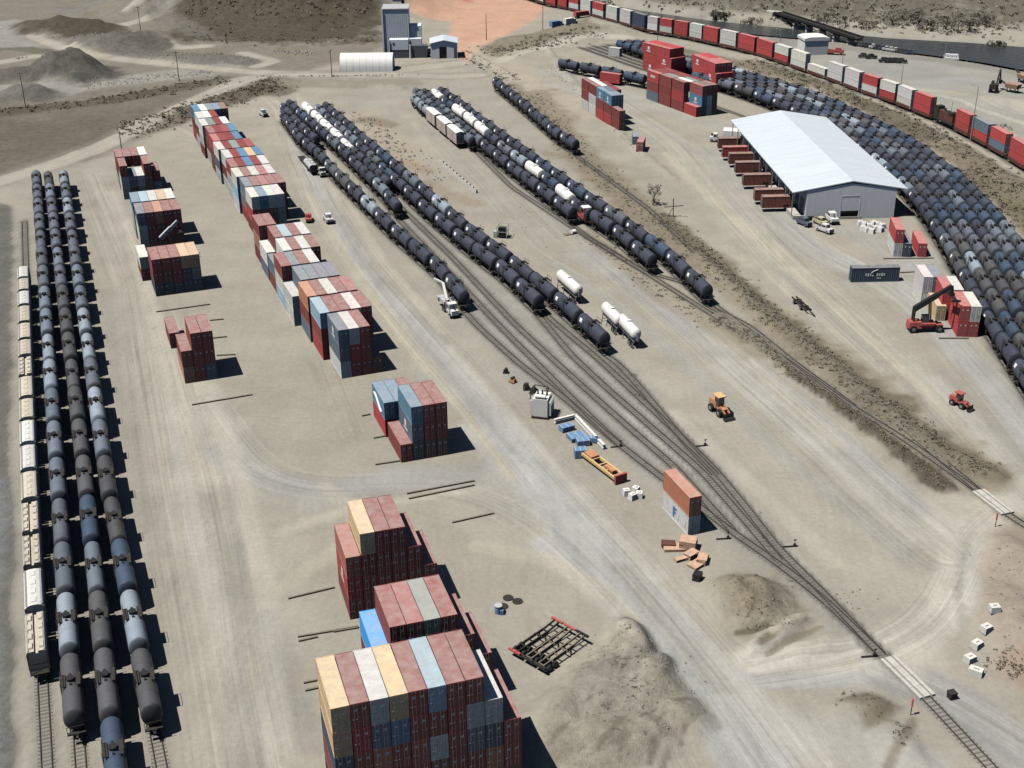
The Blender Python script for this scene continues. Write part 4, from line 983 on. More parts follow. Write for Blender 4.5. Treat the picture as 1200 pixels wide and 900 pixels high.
# the long central line
e1, e2 = Vector((-34.7, 232.4, 0)), Vector((-110.5, 431.0, 0))
dirn = (e2 - e1).normalized(); yaw_e = math.atan2(dirn.x, dirn.y)
near_rows = [['wss', 'rRw', 'rrr', 'k'], ['Rrl', 'krr', 'krr', 'krw', 'krr'], ['sro', 'krr', 'krw', 'krr', 'krp'], ['ww', 'krs', 'kks', 'krs', 'krs'], ['lwr', 'krs', 'krr', 'krw'],
             ['rs', 'krw', 'krr', 'krw', 'krr'], ['sw', 'rrr', 'krl', 'krr', 'krw'], ['rPr', 'krr', 's']]
offs = [0, -1.3, -1.6, -3.0, -2.9, -2.6, -2.6, -2.2]
FE = frame(e1, yaw_e)
stack('the near central line', 'containers in the near half of the long central line', e1, yaw_e, [(i * 10.15, offs[i], near_rows[i]) for i in range(8)], marks={(4, 0, 0): 'blocks', (0, 0, 2): 'dot', (3, 0, 0): 'dot'})
far_rows = [['rRw', 'kkb', 'kkw', 'ggw'], ['Rgs', 'krr', 'krp', 'krr', 'kkr'], ['wlw', 'krr', 'krw', 'krp', 'kkw'], ['wwr', 'krr', 'krb', 'krr', 'kkw'], ['wrw', 'krr', 'krb', 'kry', 'kkb'],
            ['wsw', 'krr', 'krg', 'krr', 'kkp'], ['rrR', 'krr', 'krr', 'krb'], ['wrr', 'krr', 'krp', 'krb'], ['rww', 'krg', 'krr', 'krw', 'kr'], ['wrw', 'krw', 'krr', 'kr'], ['Rrb', 'krw', 'krg', 'krb', 'kkr']]
o2 = Vector((-68.2, 321.5, 0))
stack('the far central line', 'containers in the far half of the long central line', o2, yaw_e, [(i * 10.2, (.35 * math.sin(i * 2.1)), far_rows[i]) for i in range(11)])
# two containers beside the tracks
stack('the pair beside the tracks', 'containers stacked beside the tracks', Vector((28.0, 172.3, 0)), -.34, [(0, 0, ['wo'])], marks={(0, 0, 0): 'f'})
# right yard
stack('the pair in front of the warehouse', 'containers in front of the warehouse', Vector((96.4, 300.6, 0)), .12, [(0, 0, ['wR', 'n'])], ls=1.05)
container(frame(Vector((102.4, 300.2, 0)), .13)(CW / 2, 5), .13, 'R', 'bright red container alone by the warehouse, right of the white and red pair', 'containers in front of the warehouse', 0, 1.05)
bc = G(1025, 330.5)
mk = MB(); xm = -CW / 2 - .006
for k in range(9):
    if k != 4: mk.box((xm, 1.9 - k * .45, 1.85), (.014, .3, .8 if k % 2 else .62), 0)
pts = [(.9, 2.4), (.3, 2.85), (-.4, 3.15)]
for a, b in zip(pts[:-1], pts[1:]): mk.bar((xm, a[0], a[1]), (xm, b[0], b[1]), .24, .014, 0)
for a in (-.4, -.1, .2): mk.box((xm, a - .6, .95), (.014, .2, .3), 0)
container(bc + Vector((0, 1.1, 0)), math.radians(-91.5), 'n', 'long navy container with white lettering standing alone right of the dirt strip', 'containers in front of the warehouse', 0, 1.22, True, [('marking', mk.mesh('marking', [M['mark']]))])
stack('the block under the dark boom', 'containers beside the right-hand reach stacker', Vector((96.3, 250.4, 0)), .10, [(0, 0, ['RR', 'Rw']), (9.6, -1.6, ['RR', 'kw'])], ls=.92)
stack('the white pair', 'containers beside the right-hand reach stacker', G(1102, 376), .05, [(0, -1.2, ['y']), (8.6, -2.4, ['ww', 'ks'])], ls=.85)
# far yard
stack('the mixed far yard block', 'containers in the far yard block', Vector((39.3, 426.2, 0)), -.30, [(0, -2.0, ['rr']), (7.5, -2.0, ['Rrb', 'sss']), (15, -2, ['Rrb', 'kks', 'kkr']), (22.5, -2, ['wwr', 'kkw', 'kkr']), (30, -2, ['wrr', 'kkw'])], ls=.76, pitch=8,
      marks={(1, 0, 2): 'dot', (2, 0, 2): 'dot', (3, 0, 1): 'blocks'})
stack('the block before the red towers', 'containers in the long red far yard block', Vector((66.0, 444.6, 0)), -.46, [(0, .2, ['R', 'nbp', 'wwk', 'kkr']), (8.2, .1, ['rRr', 'kkw', 'krg', 'kkr']), (16.4, 0, ['rrr', 'krg', 'krr', 'kkr']), (24.6, -.1, ['srR', 'krr', 'krr', 'krr'])], ls=.83, pitch=9,
      marks={(3, 0, 2): 'blocks', (0, 1, 1): 'dot'})
def tower(nm, o, yaw, ls):
    F_ = frame(o, yaw)
    for r in range(2):
        for k in range(3):
            for t in range(3):
                if t < 2 and k and r: continue
                back = 1.2 if t == 2 else 0
                lab = f'bright red container, {TIER[3][t]} tier, {ORD[k]} column, {"near" if r == 0 else "far"} row of the {nm} red tower'
                p = F_(k * 2.46 + 1.2, r * 9.1 * ls + 4.5 * ls + back)
                container(p, yaw, 'R', lab, 'containers in the two tall red towers', t * CH, ls, r == 0, [('marking', MARKS['dot'])] if (k == 0 and (t + r) % 2) else (), 1.12)
tower('left', Vector((64.9, 511.2, 0)), -.56, .98)
tower('right', Vector((78.6, 482.5, 0)), -.34, 1.05)
container(G(716, 99.5) + Vector((0, 1, 0)), -.95, 'R', 'bright red container on a chassis alone in the far yard by the tank cars', 'lone far yard containers', .9, .95)
container(G(743, 173.5) + Vector((.8, 4, 0)), .05, 's', 'slate blue container beside a rusty one at the far yard edge', 'lone far yard containers', 0, .7)
container(G(749, 180) + Vector((.9, 4, 0)), .22, 'p', 'faded red container beside a slate one at the far yard edge', 'lone far yard containers', 0, .75)
container(G(721, 66) + Vector((0, 1, 0)), -.9, 'w', 'white container standing alone before the far tank car cluster', 'lone far yard containers', 0, .6)
# seven box trailers at the dock
def chassis_mesh():
    mb = MB()
    for s in (-.75, .75): mb.box((s, 0, 1.0), (.2, CL, .3), 0)
    for y in (-4.2, -2, 0, 2, 4.2): mb.box((0, y, 1.0), (1.5, .15, .2), 0)
    for y in (2.2, 3.2):
        for s in (-.85, .85): mb.cyl((s - .2, y, .5), (s + .2, y, .5), .5, None, 10, 1)
    for s in (-.7, .7): mb.box((s, -2.8, .5), (.14, .14, 1.0), 0)
    return mb.mesh('trailer_chassis', [M['black'], M['rubber']])
CHM = chassis_mesh()
for i, (u0, u1, v, code, d) in enumerate([(892.5, 928, 249, 'k', 'dark red-brown'), (884, 919, 240.5, 'k', 'dark brown'), (870.5, 904, 222.5, 'k', 'red-brown'), (861.5, 892, 207.5, 'k', 'brown'), (854, 884, 197, 'k', 'red-brown'), (846.5, 878, 189, 'R', 'bright red'), (841.5, 870, 178.5, 'k', 'dark brown')]):
    a, b = G(u0, v), G(u1, v - 1)
    c = (a + b) / 2 + Vector((0, 1.2, 0)); ln = (b - a).length
    col = {'R': (.38, .045, .04), 'k': (.20, .062, .045)}[code]
    jt = random.uniform(.85, 1.15)
    lab = f'{d} box trailer backed onto the warehouse dock, {ORD[i]} from the near end'
    thing('box_trailer', BOX_D, lab, 'box trailer', 'box trailers backed onto the warehouse dock', (c.x, c.y, 1.2), math.radians(-88), (1.1, ln / CL, .9), tuple(q * jt for q in col),
          DOORS + [('trailer_chassis', CHM)])
print('containers', N_BOX[0])

# ------------------------------------------------------------------ tank cars
TL = 12.2
def tank_mesh():
    mb = MB(); h = TL / 2; r = .98
    prof = [(-h, .02)]
    for a in (.35, .6, .78, .9, .97): prof.append((-h + (1 - math.sqrt(max(0, 1 - a * a))) * .5, a))
    prof += [(-h + .55, 1.0), (-h + .8, 1.0)]
    for y in (-h + 3.4, -h + 3.42, h - 3.42, h - 3.4): prof.append((y, 1.0))
    prof += [(-q[0], q[1]) for q in reversed(prof[:8])]
    mb.lathe_y(prof, 3.32, 1.36, 1.72, 24, 0)
    for y in (-h + .98, h - .98, -2.9, 2.9):              # weld bands
        mb.lathe_y([(y - .06, 1.0), (y - .06, 1.012), (y + .06, 1.012), (y + .06, 1.0)], 3.32, 1.36, 1.72, 24, 0)
    return mb.mesh('tank_car', [M['tank']])
def manway_mesh():
    mb = MB()
    mb.cyl((0, 0, 4.9), (0, 0, 5.36), .48, None, 12, 0).cyl((0, 0, 5.36), (0, 0, 5.45), .55, None, 12, 0)
    mb.cyl((.0, .9, 4.95), (0, .9, 5.25), .2, None, 8, 0).cyl((0, -.95, 4.95), (0, -.95, 5.2), .18, None, 8, 0)
    return mb.mesh('manway', [M['black']])
def platform_mesh():
    mb = MB()
    for s in (-1, 1):
        mb.box((s * .95, 0, 5.05), (.62, 2.5, .06), 0)
        for y in (-1.2, 1.2): mb.bar((s * 1.22, y, 4.3), (s * 1.22, y, 5.75), .06, .06, 0)
        mb.bar((s * 1.22, -1.2, 5.75), (s * 1.22, 1.2, 5.75), .05, .05, 0)
        for y in (-.28, .28): mb.bar((s * 1.42, y, 1.4), (s * 1.3, y, 5.0), .06, .06, 0)
        for k in range(8): mb.bar((s * 1.42, -.28, 1.6 + k * .42), (s * 1.42, .28, 1.6 + k * .42), .045, .045, 0)
    return mb.mesh('platform', [M['dark']])
def underframe_mesh():
    mb = MB(); h = TL / 2
    mb.box((0, 0, 1.35), (.6, TL + .9, .42), 0)
    for s in (-1, 1):
        mb.box((0, s * (h + .05), 1.45), (2.3, .5, .16), 0)
        mb.box((0, s * (h - 1.9), 1.62), (2.2, .5, .7), 0)
        mb.box((0, s * (h + .62), 1.2), (.32, .5, .34), 0)
        for q in (-1.1, 1.1):
            mb.bar((q, s * (h + .28), 1.4), (q, s * (h + .28), 2.7), .06, .06, 0)
        mb.bar((-1.1, s * (h + .28), 2.7), (1.1, s * (h + .28), 2.7), .06, .06, 0)
    return mb.mesh('underframe', [M['dark']])
def bogie_mesh(y):
    mb = MB()
    for s in (-.64, .64):
        mb.box((s * 1.28, y, .78), (.18, 2.3, .34), 0)
        for q in (-.75, .75): mb.cyl((s - .07, y + q, .80), (s + .07, y + q, .80), .47, None, 12, 1)
    mb.box((0, y, .85), (1.7, .4, .4), 0)
    for q in (-.75, .75): mb.cyl((-.6, y + q, .8), (.6, y + q, .8), .1, None, 6, 1)
    return mb.mesh('bogie', [M['dark'], M['rail']])
def stencil_mesh():
    mb = MB(); h = TL / 2
    for s, y in ((-1, h - 1.9),):
        vs = []
        for a in (12, 22, 32, 42):
            t = math.radians(a)
            vs += [(s * math.cos(t) * 1.376, y - .55, 3.32 + math.sin(t) * 1.738), (s * math.cos(t) * 1.376, y + .55, 3.32 + math.sin(t) * 1.738)]
        mb.add(vs, [(2 * i, 2 * i + 1, 2 * i + 3, 2 * i + 2) for i in range(3)], 0)
    return mb.mesh('stencil_panel', [M['mark']])
MANWAY_W = MB().cyl((0, 0, 4.9), (0, 0, 5.3), .6, None, 12, 0).box((0, 0, 5.02), (1.5, 2.2, .06), 0).mesh('manway', [M['white']])
TANK, MANWAY, PLAT, UNDER, BOG1, BOG2, STEN = tank_mesh(), manway_mesh(), platform_mesh(), underframe_mesh(), bogie_mesh(-TL / 2 + 1.9), bogie_mesh(TL / 2 - 1.9), stencil_mesh()
FULL = [('manway', MANWAY), ('platform', PLAT), ('underframe', UNDER), ('bogie', BOG1), ('bogie', BOG2)]
TCOL = dict(d=((.048, .060, .092), 'charcoal'), m=((.115, .135, .17), 'mid grey'), M=((.155, .19, .24), 'blue-grey'), L=((.28, .335, .40), 'light grey'), B=((.045, .075, .125), 'dark navy'), n=((.080, .084, .092), 'dark grey'), W=((.88, .88, .86), 'white'))
N_TANK = [0]
def tank_row(key, pitch, colors, where, stencil=True, over=(), limit=0, skip=None, full=True, group=None):
    ln = ROWS[key]
    pts = resample(ln, .5)
    n = int(len(pts) * .5 / pitch + .35)
    if limit: n = min(n, limit)
    cols = list(colors) + [colors[(i * 7 + 3) % len(colors)] for i in range(60)]
    cs = []
    for i in range(n):
        j = min(int((i + .5) * pitch / .5), len(pts) - 2)
        cs.append((pts[j], (pts[min(j + 4, len(pts) - 1)] - pts[max(j - 4, 0)]).normalized()))
    for (u, v, code) in over:
        q = G(u, v, 5)
        k = min(range(n), key=lambda i: (cs[i][0].x - q.x) ** 2 + (cs[i][0].y - q.y) ** 2)
        cols[k] = code
    for i in range(n):
        p, t = cs[i]
        if skip and skip(p, i): continue
        col, nm = TCOL[cols[i]]
        jj = random.uniform(.85, 1.15); c = tuple(q * jj for q in col)
        lab = f'{nm} tank car, {ORD[i]} from near end of {where}'
        par = [('manway', MANWAY_W), ('underframe', UNDER), ('bogie', BOG1), ('bogie', BOG2)] if cols[i] == 'W' else list(FULL) if full else [('manway', MANWAY), ('underframe', UNDER)]
        if stencil and full and cols[i] not in 'W' and (i * 5) % 7 != 3: par.append(('stencil_panel', STEN))
        N_TANK[0] += 1
        thing('tank_car', TANK, lab, 'tank car', group or 'tank cars in ' + where, (p.x, p.y, .25), math.atan2(t.y, t.x) - math.pi / 2, (.93 if i % 5 == 3 else 1, pitch / 13.25 * random.uniform(.965, 1.01), .95 if i % 5 == 3 else random.uniform(.98, 1.02)), c, par)
tank_row('A', 14.4, 'nLmmMMMLLMMmmmmmm', 'the outermost left edge row', False)
tank_row('B', 14.4, 'BnnMBnnnnnnnmMmmm', 'the middle left edge row', False)
tank_row('C', 14.4, 'nLBnnMLmLLMMmmmLmL', 'the innermost left edge row', False)
tank_row('D1', 13.5, 'dddddddd', 'the leftmost central yard row', True, [(440, 243, 'L'), (391, 195, 'M'), (382, 186, 'm'), (400, 203, 'n'), (410, 212, 'n')])
tank_row('D2', 13.0, 'dddd', 'the short far row in the central yard')
tank_row('D3', 13.4, 'dBdddmddBd', 'the row beside the white cars', True, [(447, 214, 'M')])
tank_row('D4', 13.2, 'dddWWWWWWW', 'the white-topped central yard row', False)
tank_row('D5', 13.4, 'ddddddddBmdMmdMd', 'the second rightmost central yard row')
tank_row('D6', 13.4, 'dddddddddmdBddddd', 'the rightmost central yard row', True, [(522, 238, 'L')])
tank_row('E1', 12.8, 'mMdBmmd', 'the row behind the three boxcars', False)
tank_row('E2', 12.8, 'ddddddmdmMddm', 'the row ending at the red engine', True)
tank_row('E3', 12.9, 'dddddBBdmdddmBdd', 'the row right of the red engine', True, [(665, 222, 'W'), (628, 194, 'W'), (615, 186, 'L'), (563, 147, 'W'), (550, 136, 'W'), (533, 122, 'W'), (520, 112, 'W')])
tank_row('E4', 12.9, 'ddBdmdBdBddddBddd', 'the rightmost second yard row', True)
tank_row('F', 12.4, 'dddddddd', 'the lone single row', True)
tank_row('H', 12.0, 'Bddd', 'the short far yard row', False)
rnd = random.Random(5)
def hidden(p, i):
    u = 600 + CAM_F * p.x / (p.y * cp + CAM_H * sp)
    return False
for k in range(6):
    base = {0: 'Ldddddnmddd', 1: 'ddnBnnLnmBd', 2: 'BdLnBnnmmBd', 3: 'dMLMnnBmdBM', 4: 'LLMnBLBmMBd', 5: 'dLnLnBBmMBd'}[k]
    cs = base + ''.join(rnd.choice('dddmMBBnL' if q < 16 else 'BBBdMBm') for q in range(30))
    end_skip = {0: 0, 1: 2, 2: 2, 3: 3, 4: 4, 5: 8}[k]
    def sk(p, i, k=k):
        if i < end_skip - 0 and k == 1 and i < 2: return True
        if k <= 2 and (499 < p.y < 552): return True
        if k == 2 and i < 2 or k == 3 and i < 4 or k == 4 and i < 5 or k == 5 and i < 6: return True       # behind the two red towers
        if p.x > 150 or p.y < 215: return True
        return False
    tank_row('G%d' % (k + 1), 12.6, cs, f'the {ORD[k]} curved row from the warehouse', k == 0, (), 0, sk, True)
print('tank cars', N_TANK[0])

# ------------------------------------------------------------------ covered hopper cars, boxcars, engine
def hopper_mesh(split):
    mb = MB(); h = 5.4
    if split:
        mb.prism([(-1.32, 1.6), (1.32, 1.6), (1.32, 4.6), (1.15, 4.85), (.28, 4.85), (.2, 4.5), (-.2, 4.5), (-.28, 4.85), (-1.15, 4.85), (-1.32, 4.6)], -h, h, 0)
    else:
        mb.prism([(-1.32, 1.6), (1.32, 1.6), (1.32, 4.5), (.9, 4.85), (.4, 4.98), (-.4, 4.98), (-.9, 4.85), (-1.32, 4.5)], -h, h, 0)
    for k in range(-6, 7):
        for s in (-1, 1): mb.box((s * 1.35, k * .85, 3.0), (.07, .1, 2.7), 0)
    return fixn(mb.mesh('hopper_car', [M['shell']]))
def hatch_mesh(split):
    mb = MB()
    for k in range(4):
        y = -3.9 + k * 2.6
        for x in ((-.72, .72) if split else (0,)):
            mb.box((x, y, 5.0), (.62 if split else .75, 1.5, .16), 0, 0, .85)
    for x in (-1.05, 1.05): mb.box((x, 0, 4.93), (.22, 10.6, .05), 1)
    return mb.mesh('roof_hatch', [M['shell'], M['steel']])
def hopper_ends():
    mb = MB()
    mb.box((0, 0, 1.45), (.6, 12.6, .4), 0)
    for s in (-1, 1):
        mb.box((0, s * 5.9, 1.55), (2.5, .9, .16), 0)
        for q in (-1.2, 1.2): mb.bar((q, s * 6.2, 1.5), (q, s * 5.5, 4.5), .12, .12, 0)
        for z in (2.2, 3.0, 3.8): mb.bar((-1.2, s * 5.9, z), (1.2, s * 5.9, z), .07, .07, 0)
        for q in (-2.6, 0, 2.6): mb.box((0, q, 1.2), (1.4, 1.0, .7), 0, 0, 1.3)
    return mb.mesh('end_platform', [M['dark']])
HE, HB1, HB2 = hopper_ends(), bogie_mesh(-4.4), bogie_mesh(4.4)
HM = {s: (hopper_mesh(s), hatch_mesh(s)) for s in (0, 1)}
jy = [776, 735 + 22, 709, 618.7 + 41, 618.7, 581, 545, 514.7, 485, 460, 434.7, 410.7, 392, 372, 352, 334.7, 320, 306]
edges = [G(43, 790, 0)]
line = resample(ROWS['J'], .5)
def at_v(v):
    best = min(line, key=lambda p: abs((lambda q: q)(450 - CAM_F * ((p.y * sp + (5 - CAM_H) * cp) / (p.y * cp - (5 - CAM_H) * sp))) - v))
    return best
hv = [762, 709, 659, 618.7, 581, 545, 514.7, 485, 460, 434.7, 410.7, 391, 372, 352, 334.7, 320, 306]
hk = 'sWsssWWssssssWsW'
for i in range(len(hv) - 1):
    a, b = at_v(hv[i]), at_v(hv[i + 1])
    d = b - a; c = (a + b) / 2
    sp_ = 1 if i in (0, 2, 3, 9) else 0
    white = hk[i] == 'W'
    col = (.70, .70, .66) if white else (.56, .50, .40)
    jh = random.uniform(.88, 1.1)
    nm = 'white' if white else ('tan split-roof' if sp_ else 'cream')
    thing('hopper_car', HM[sp_][0], f'{nm} covered hopper car, {ORD[i]} from the near end of the far left row', 'hopper car', 'covered hopper cars along the left edge', (c.x, c.y, .25), math.atan2(d.y, d.x) - math.pi / 2, (1, d.length / 12.9, 1), tuple(q * jh for q in col),
          [('roof_hatch', HM[sp_][1]), ('end_platform', HE), ('bogie', HB1), ('bogie', HB2)])
bxm = fixn(MB().prism([(-1.4, 1.3), (1.4, 1.3), (1.4, 5.0), (0, 5.35), (-1.4, 5.0)], -5.6, 5.6, 0).mesh('boxcar', [M['shell']]))
bxr = fixn(MB().prism([(-1.46, 5.0), (0, 5.37), (1.46, 5.0), (1.46, 5.08), (0, 5.46), (-1.46, 5.08)], -5.65, 5.65, 0).mesh('roof', [M['tarp']]))
bxd = MB().box((-1.44, 0, 3.1), (.08, 2.6, 3.4), 0).box((1.44, 0, 3.1), (.08, 2.6, 3.4), 0).mesh('sliding_door', [M['shell']])
ln = resample(ROWS['E0'], .5)
for i in range(3):
    j = int((i + .5) * 12.6 / .5)
    p, t = ln[j], (ln[j + 3] - ln[j - 3]).normalized()
    thing('boxcar', bxm, f'pale pink-grey boxcar with white roof, {ORD[i]} from the near end of three', 'boxcar', 'three boxcars at the second yard far end', (p.x, p.y, .2), math.atan2(t.y, t.x) - math.pi / 2, (1, .97, 1), (.56, .46, .42),
          [('roof', bxr), ('sliding_door', bxd), ('underframe', HE), ('bogie', HB1), ('bogie', HB2)])
for i in range(2):
    j = min(int((3.5 + i) * 12.4 / .5), len(ln) - 5)
    p, t = ln[j], (ln[j + 3] - ln[j - 3]).normalized()
    thing('tank_car', TANK, f'light grey tank car, {ORD[i]} behind the three boxcars at the second yard far end', 'tank car', 'tank cars behind the boxcars', (p.x, p.y, .25), math.atan2(t.y, t.x) - math.pi / 2, (1, .93, 1), (.26, .30, .34), FULL)
# small red switch engine at the end of its row
eb = MB().box((0, .3, 1.9), (2.1, 5.2, .9), 0).box((0, 1.5, 3.0), (1.5, 2.8, 1.4), 0)
ec = MB().box((0, -1.5, 3.4), (2.1, 2.2, 2.6), 0)
er = MB().box((0, -1.5, 4.78), (2.3, 2.4, .16), 0)
ew = MB().box((0, -2.62, 3.9), (1.7, .06, .9), 0).box((-1.07, -1.5, 3.9), (.06, 1.5, .9), 0).box((1.07, -1.5, 3.9), (.06, 1.5, .9), 0)
ep = MB().box((0, -3.0, 1.5), (2.2, .6, .3), 0).bar((-.9, -3.2, 1.5), (-.9, -3.2, 2.6), .1, .1, 1).bar((.9, -3.2, 1.5), (.9, -3.2, 2.6), .1, .1, 1)
p = G(684, 261)
thing('switch_engine', eb.mesh('switch_engine', [M['red']]), 'small red switch engine with pale cab roof at the end of a tank row', 'locomotive', None, (p.x, p.y, .2), .33, parts=[('cab', ec.mesh('cab', [M['red']]), None, [('cab_roof', er.mesh('cab_roof', [M['tarp']])), ('window', ew.mesh('window', [M['glass']]))]), ('front_platform', ep.mesh('front_platform', [M['black'], M['yellow']])), ('bogie', bogie_mesh(0), None)])

# ------------------------------------------------------------------ the double-stack train
def well_mesh():
    mb = MB(); h = 5.2
    for s in (-1.2, 1.2): mb.box((s, 0, 1.25), (.16, 2 * h - .4, 1.1), 0)
    mb.box((0, 0, .85), (2.3, 2 * h - 1, .12), 0)
    for s in (-1, 1): mb.box((0, s * (h + .1), 1.3), (1.9, 1.2, .5), 0)
    return mb.mesh('well_car', [M['rust']])
WELL, WB1, WB2 = well_mesh(), bogie_mesh(-5.2), bogie_mesh(5.2)
tl = resample(TRAIN, .5)
def pxu(p, z=1.0):
    x2, y2 = p.x, p.y
    dep = y2 * cp - (z - CAM_H) * sp
    up_ = y2 * sp + (z - CAM_H) * cp
    return 600 + CAM_F * (x2 * cr + up_ * sr) / dep
tu = [pxu(p) for p in tl]
def at_u(u): return tl[min(range(len(tl)), key=lambda i: abs(tu[i] - u))]
cars = [(617, 627, 's', 'w'), (629, 639, 'w', 'n'), (641, 653, 'R', 'R'), (655, 666, 'R', 'R'), (668, 680, 'w', 'R'), (682, 694, 'w', 'w'), (696, 709, 'w', 'R'), (712, 725, 'w', 'w'), (728, 741, 'w', 'w'), (743, 758, 'n', 'n'),
        (760, 772, 'w', 'w'), (774, 789, 'w', 'R'), (791, 807, 'R', 'R'), (809, 824, 'w', 'w'), (825, 843, 'R', 'R'), (845, 864, 'w', 'w'), (866, 886, 'R', 'R'), (888, 907, 'R', 'R'), (909, 926, 'R', 'w'), (928, 946, 'w', 'w'),
        (948, 969, 'w', ''), (971, 989, 'w', 'w'), (991, 1009, 'w', 'w'), (1011, 1030, 'w', 'R'), (1032, 1051, 'R', 'w'), (1053, 1070, 'w', 'w'), (1072, 1093, 'R', 'R'), None, (1121, 1138, 'R', 'R'), (1140, 1159, 'R', 's'), (1161, 1180, 's', 'R'), (1184, 1204, 'R', 'R')]
loco_i = cars.index(None)
for i, c in enumerate(cars):
    if c is None: continue
    a, b = at_u(c[0]), at_u(c[1])
    d = b - a; m = (a + b) / 2; ln_ = d.length * .93; rz = math.atan2(d.y, d.x) - math.pi / 2
    n = i if i < loco_i else i - loco_i
    if i < loco_i: n = loco_i - i; wh = f'{ORD[n - 1]} car behind the locomotive'
    else: n = i - loco_i; wh = f'{ORD[n - 1]} car ahead of the locomotive'
    thing('well_car', WELL, f'rust red well car, {wh}', 'well car', 'well cars of the double-stack train', (m.x, m.y, .3), rz, (1, d.length / 11.4, 1), None, [('bogie', WB1), ('bogie', WB2)])
    for t, code in enumerate(c[2:]):
        if not code: continue
        tier = 'lower' if t == 0 else 'upper'
        yaw = -rz + math.pi
        o = container(m, yaw, code, f'{PAL[code][1]} {tier} container on the {wh}', 'containers on the double-stack train', 1.2 + t * 3.4, ln_ / CL, True, [('marking', MARKS['dot' if i % 3 == 0 else 'blocks'])] if (code == 'R' and t and i % 2 == 0) else (), 1.08, .95)
        if o is None: continue
        o.rotation_euler = (0, 0, rz + math.pi)
        for ch in o.children:
            if ch.name.startswith('marking'): ch.rotation_euler = (0, 0, math.pi)
a, b = at_u(1096), at_u(1119)
d = b - a; m = (a + b) / 2; rz = math.atan2(d.y, d.x) - math.pi / 2; s_ = d.length / 14.0
lb = MB().box((0, 1.2, 2.6), (1.7, 9.6, 2.6), 0).box((0, .3, 1.35), (2.4, 13.4, .5), 1)
lc = MB().box((0, -4.9, 3.0), (2.3, 2.6, 3.4), 0).box((0, -6.4, 2.2), (1.7, .9, 1.7), 0)
lw = MB().box((-1.17, -4.9, 4.0), (.06, 1.5, .8), 0).box((1.17, -4.9, 4.0), (.06, 1.5, .8), 0).box((0, -6.23, 4.0), (1.8, .06, .8), 0)
lr = MB().box((0, 4.6, 4.1), (2.2, 2.6, .5), 0).box((0, 1.5, 4.05), (1.2, 2.5, .35), 0).cyl((0, -1, 3.9), (0, -1, 4.6), .4, None, 10, 0)
lt = MB().box((0, 0, .95), (1.6, 3.2, .9), 0)
thing('locomotive', lb.mesh('locomotive', [M['rust'], M['dark']]), 'dark red and black diesel locomotive amid the double-stack train', 'locomotive', None, (m.x, m.y, .3), rz, (1.05, s_, 1.25), None,
      [('cab', lc.mesh('cab', [M['dark']]), None, [('window', lw.mesh('window', [M['glass']]))]), ('roof_fans', lr.mesh('roof_fans', [M['dark']])), ('fuel_tank', lt.mesh('fuel_tank', [M['black']])), ('bogie', bogie_mesh(-4.6)), ('bogie', bogie_mesh(4.6)), ('antenna', MB().bar((0, 3, 4), (0, 3, 7), .08, .08, 0).mesh('antenna', [M['black']]))])

def build_mass():
    if not MASSED: return
    mb = MB(); cols = []
    for (x, y, z, rz, w, l, h, c) in MASSED:
        n0 = len(mb.v)
        mb.box((x, y, z + h / 2), (w, l, h), 0, rz)
        for s in (-1, 1):
            for k in range(11):
                yy = -l / 2 + (k + .5) * l / 11
                q = Vector((s * (w / 2 + .02), yy, 0)); q.rotate(Matrix.Rotation(rz, 3, 'Z'))
                mb.box((x + q.x, y + q.y, z + h / 2), (.05, l / 24, h - .4), 0, rz)
        cols += [(*c, 1.0)] * (len(mb.v) - n0)
    me = mb.mesh('distant_shipping_containers', [M['box_mass']])
    at = me.attributes.new('Paint', 'FLOAT_COLOR', 'POINT')
    at.data.foreach_set('color', np.array(cols, np.float32).ravel())
    structure('distant_shipping_containers', me, 'stuff')
build_mass()

# ------------------------------------------------------------------ vehicles and machines
def wheel_parts(ws, r, w, mat='rubber'):
    out = []
    for (x, y) in ws:
        mb = MB().cyl((x - w / 2, y, r), (x + w / 2, y, r), r, None, 14, 0).cyl((x - w / 2 - .02, y, r), (x + w / 2 + .02, y, r), r * .5, None, 10, 1)
        out.append(('wheel', mb.mesh('wheel', [M[mat], M['steel']])))
    return out
def yaw2(a, b): return math.atan2(b.y - a.y, b.x - a.x) - math.pi / 2
def car_parts():
    # front towards +y
    body = MB().box((0, -1.35, .82), (1.66, 1.9, .72), 0).box((0, 1.5, .80), (1.62, 1.5, .68), 0, 0, .96).box((0, .15, .78), (1.66, 1.4, .64), 0)
    bed = MB().box((0, -1.35, 1.19), (1.38, 1.6, .05), 0)
    cab = MB().box((0, .2, 1.48), (1.54, 1.75, .8), 0, 0, .84)
    win = MB().bar((0, 1.02, 1.28), (0, .92, 1.74), 1.2, .06, 0).bar((0, -.62, 1.3), (0, -.53, 1.72), 1.2, .05, 0)
    for s in (-1, 1): win.box((s * .735, .2, 1.5), (.04, 1.3, .42), 0)
    bump = MB().box((0, 2.27, .55), (1.6, .12, .3), 0).box((0, -2.33, .6), (1.6, .12, .26), 0)
    return body.mesh('pickup_truck', [M['car']]), [('bed', bed.mesh('bed', [M['dark']])), ('cab', cab.mesh('cab', [M['car']]), None, [('window', win.mesh('window', [M['glass']]))]), ('bumper', bump.mesh('bumper', [M['black']]))] + wheel_parts([(-.75, 1.4), (.75, 1.4), (-.75, -1.5), (.75, -1.5)], .38, .24)
CARB, CARP = car_parts()
def pickup(u, v, rz, col, label, s=1.0, group=None):
    p = G(u, v); z = hz(p)
    thing('pickup_truck', CARB, label, 'pickup truck', group, (p.x, p.y, z), rz, (s, s, s * 1.15), col, CARP)
Wc, Kc = (.75, .75, .74), (.03, .03, .035)
PI = math.pi
pickup(385, 260, PI + .35, Wc, 'white pickup truck on the lane right of the long central container line', 1.15)
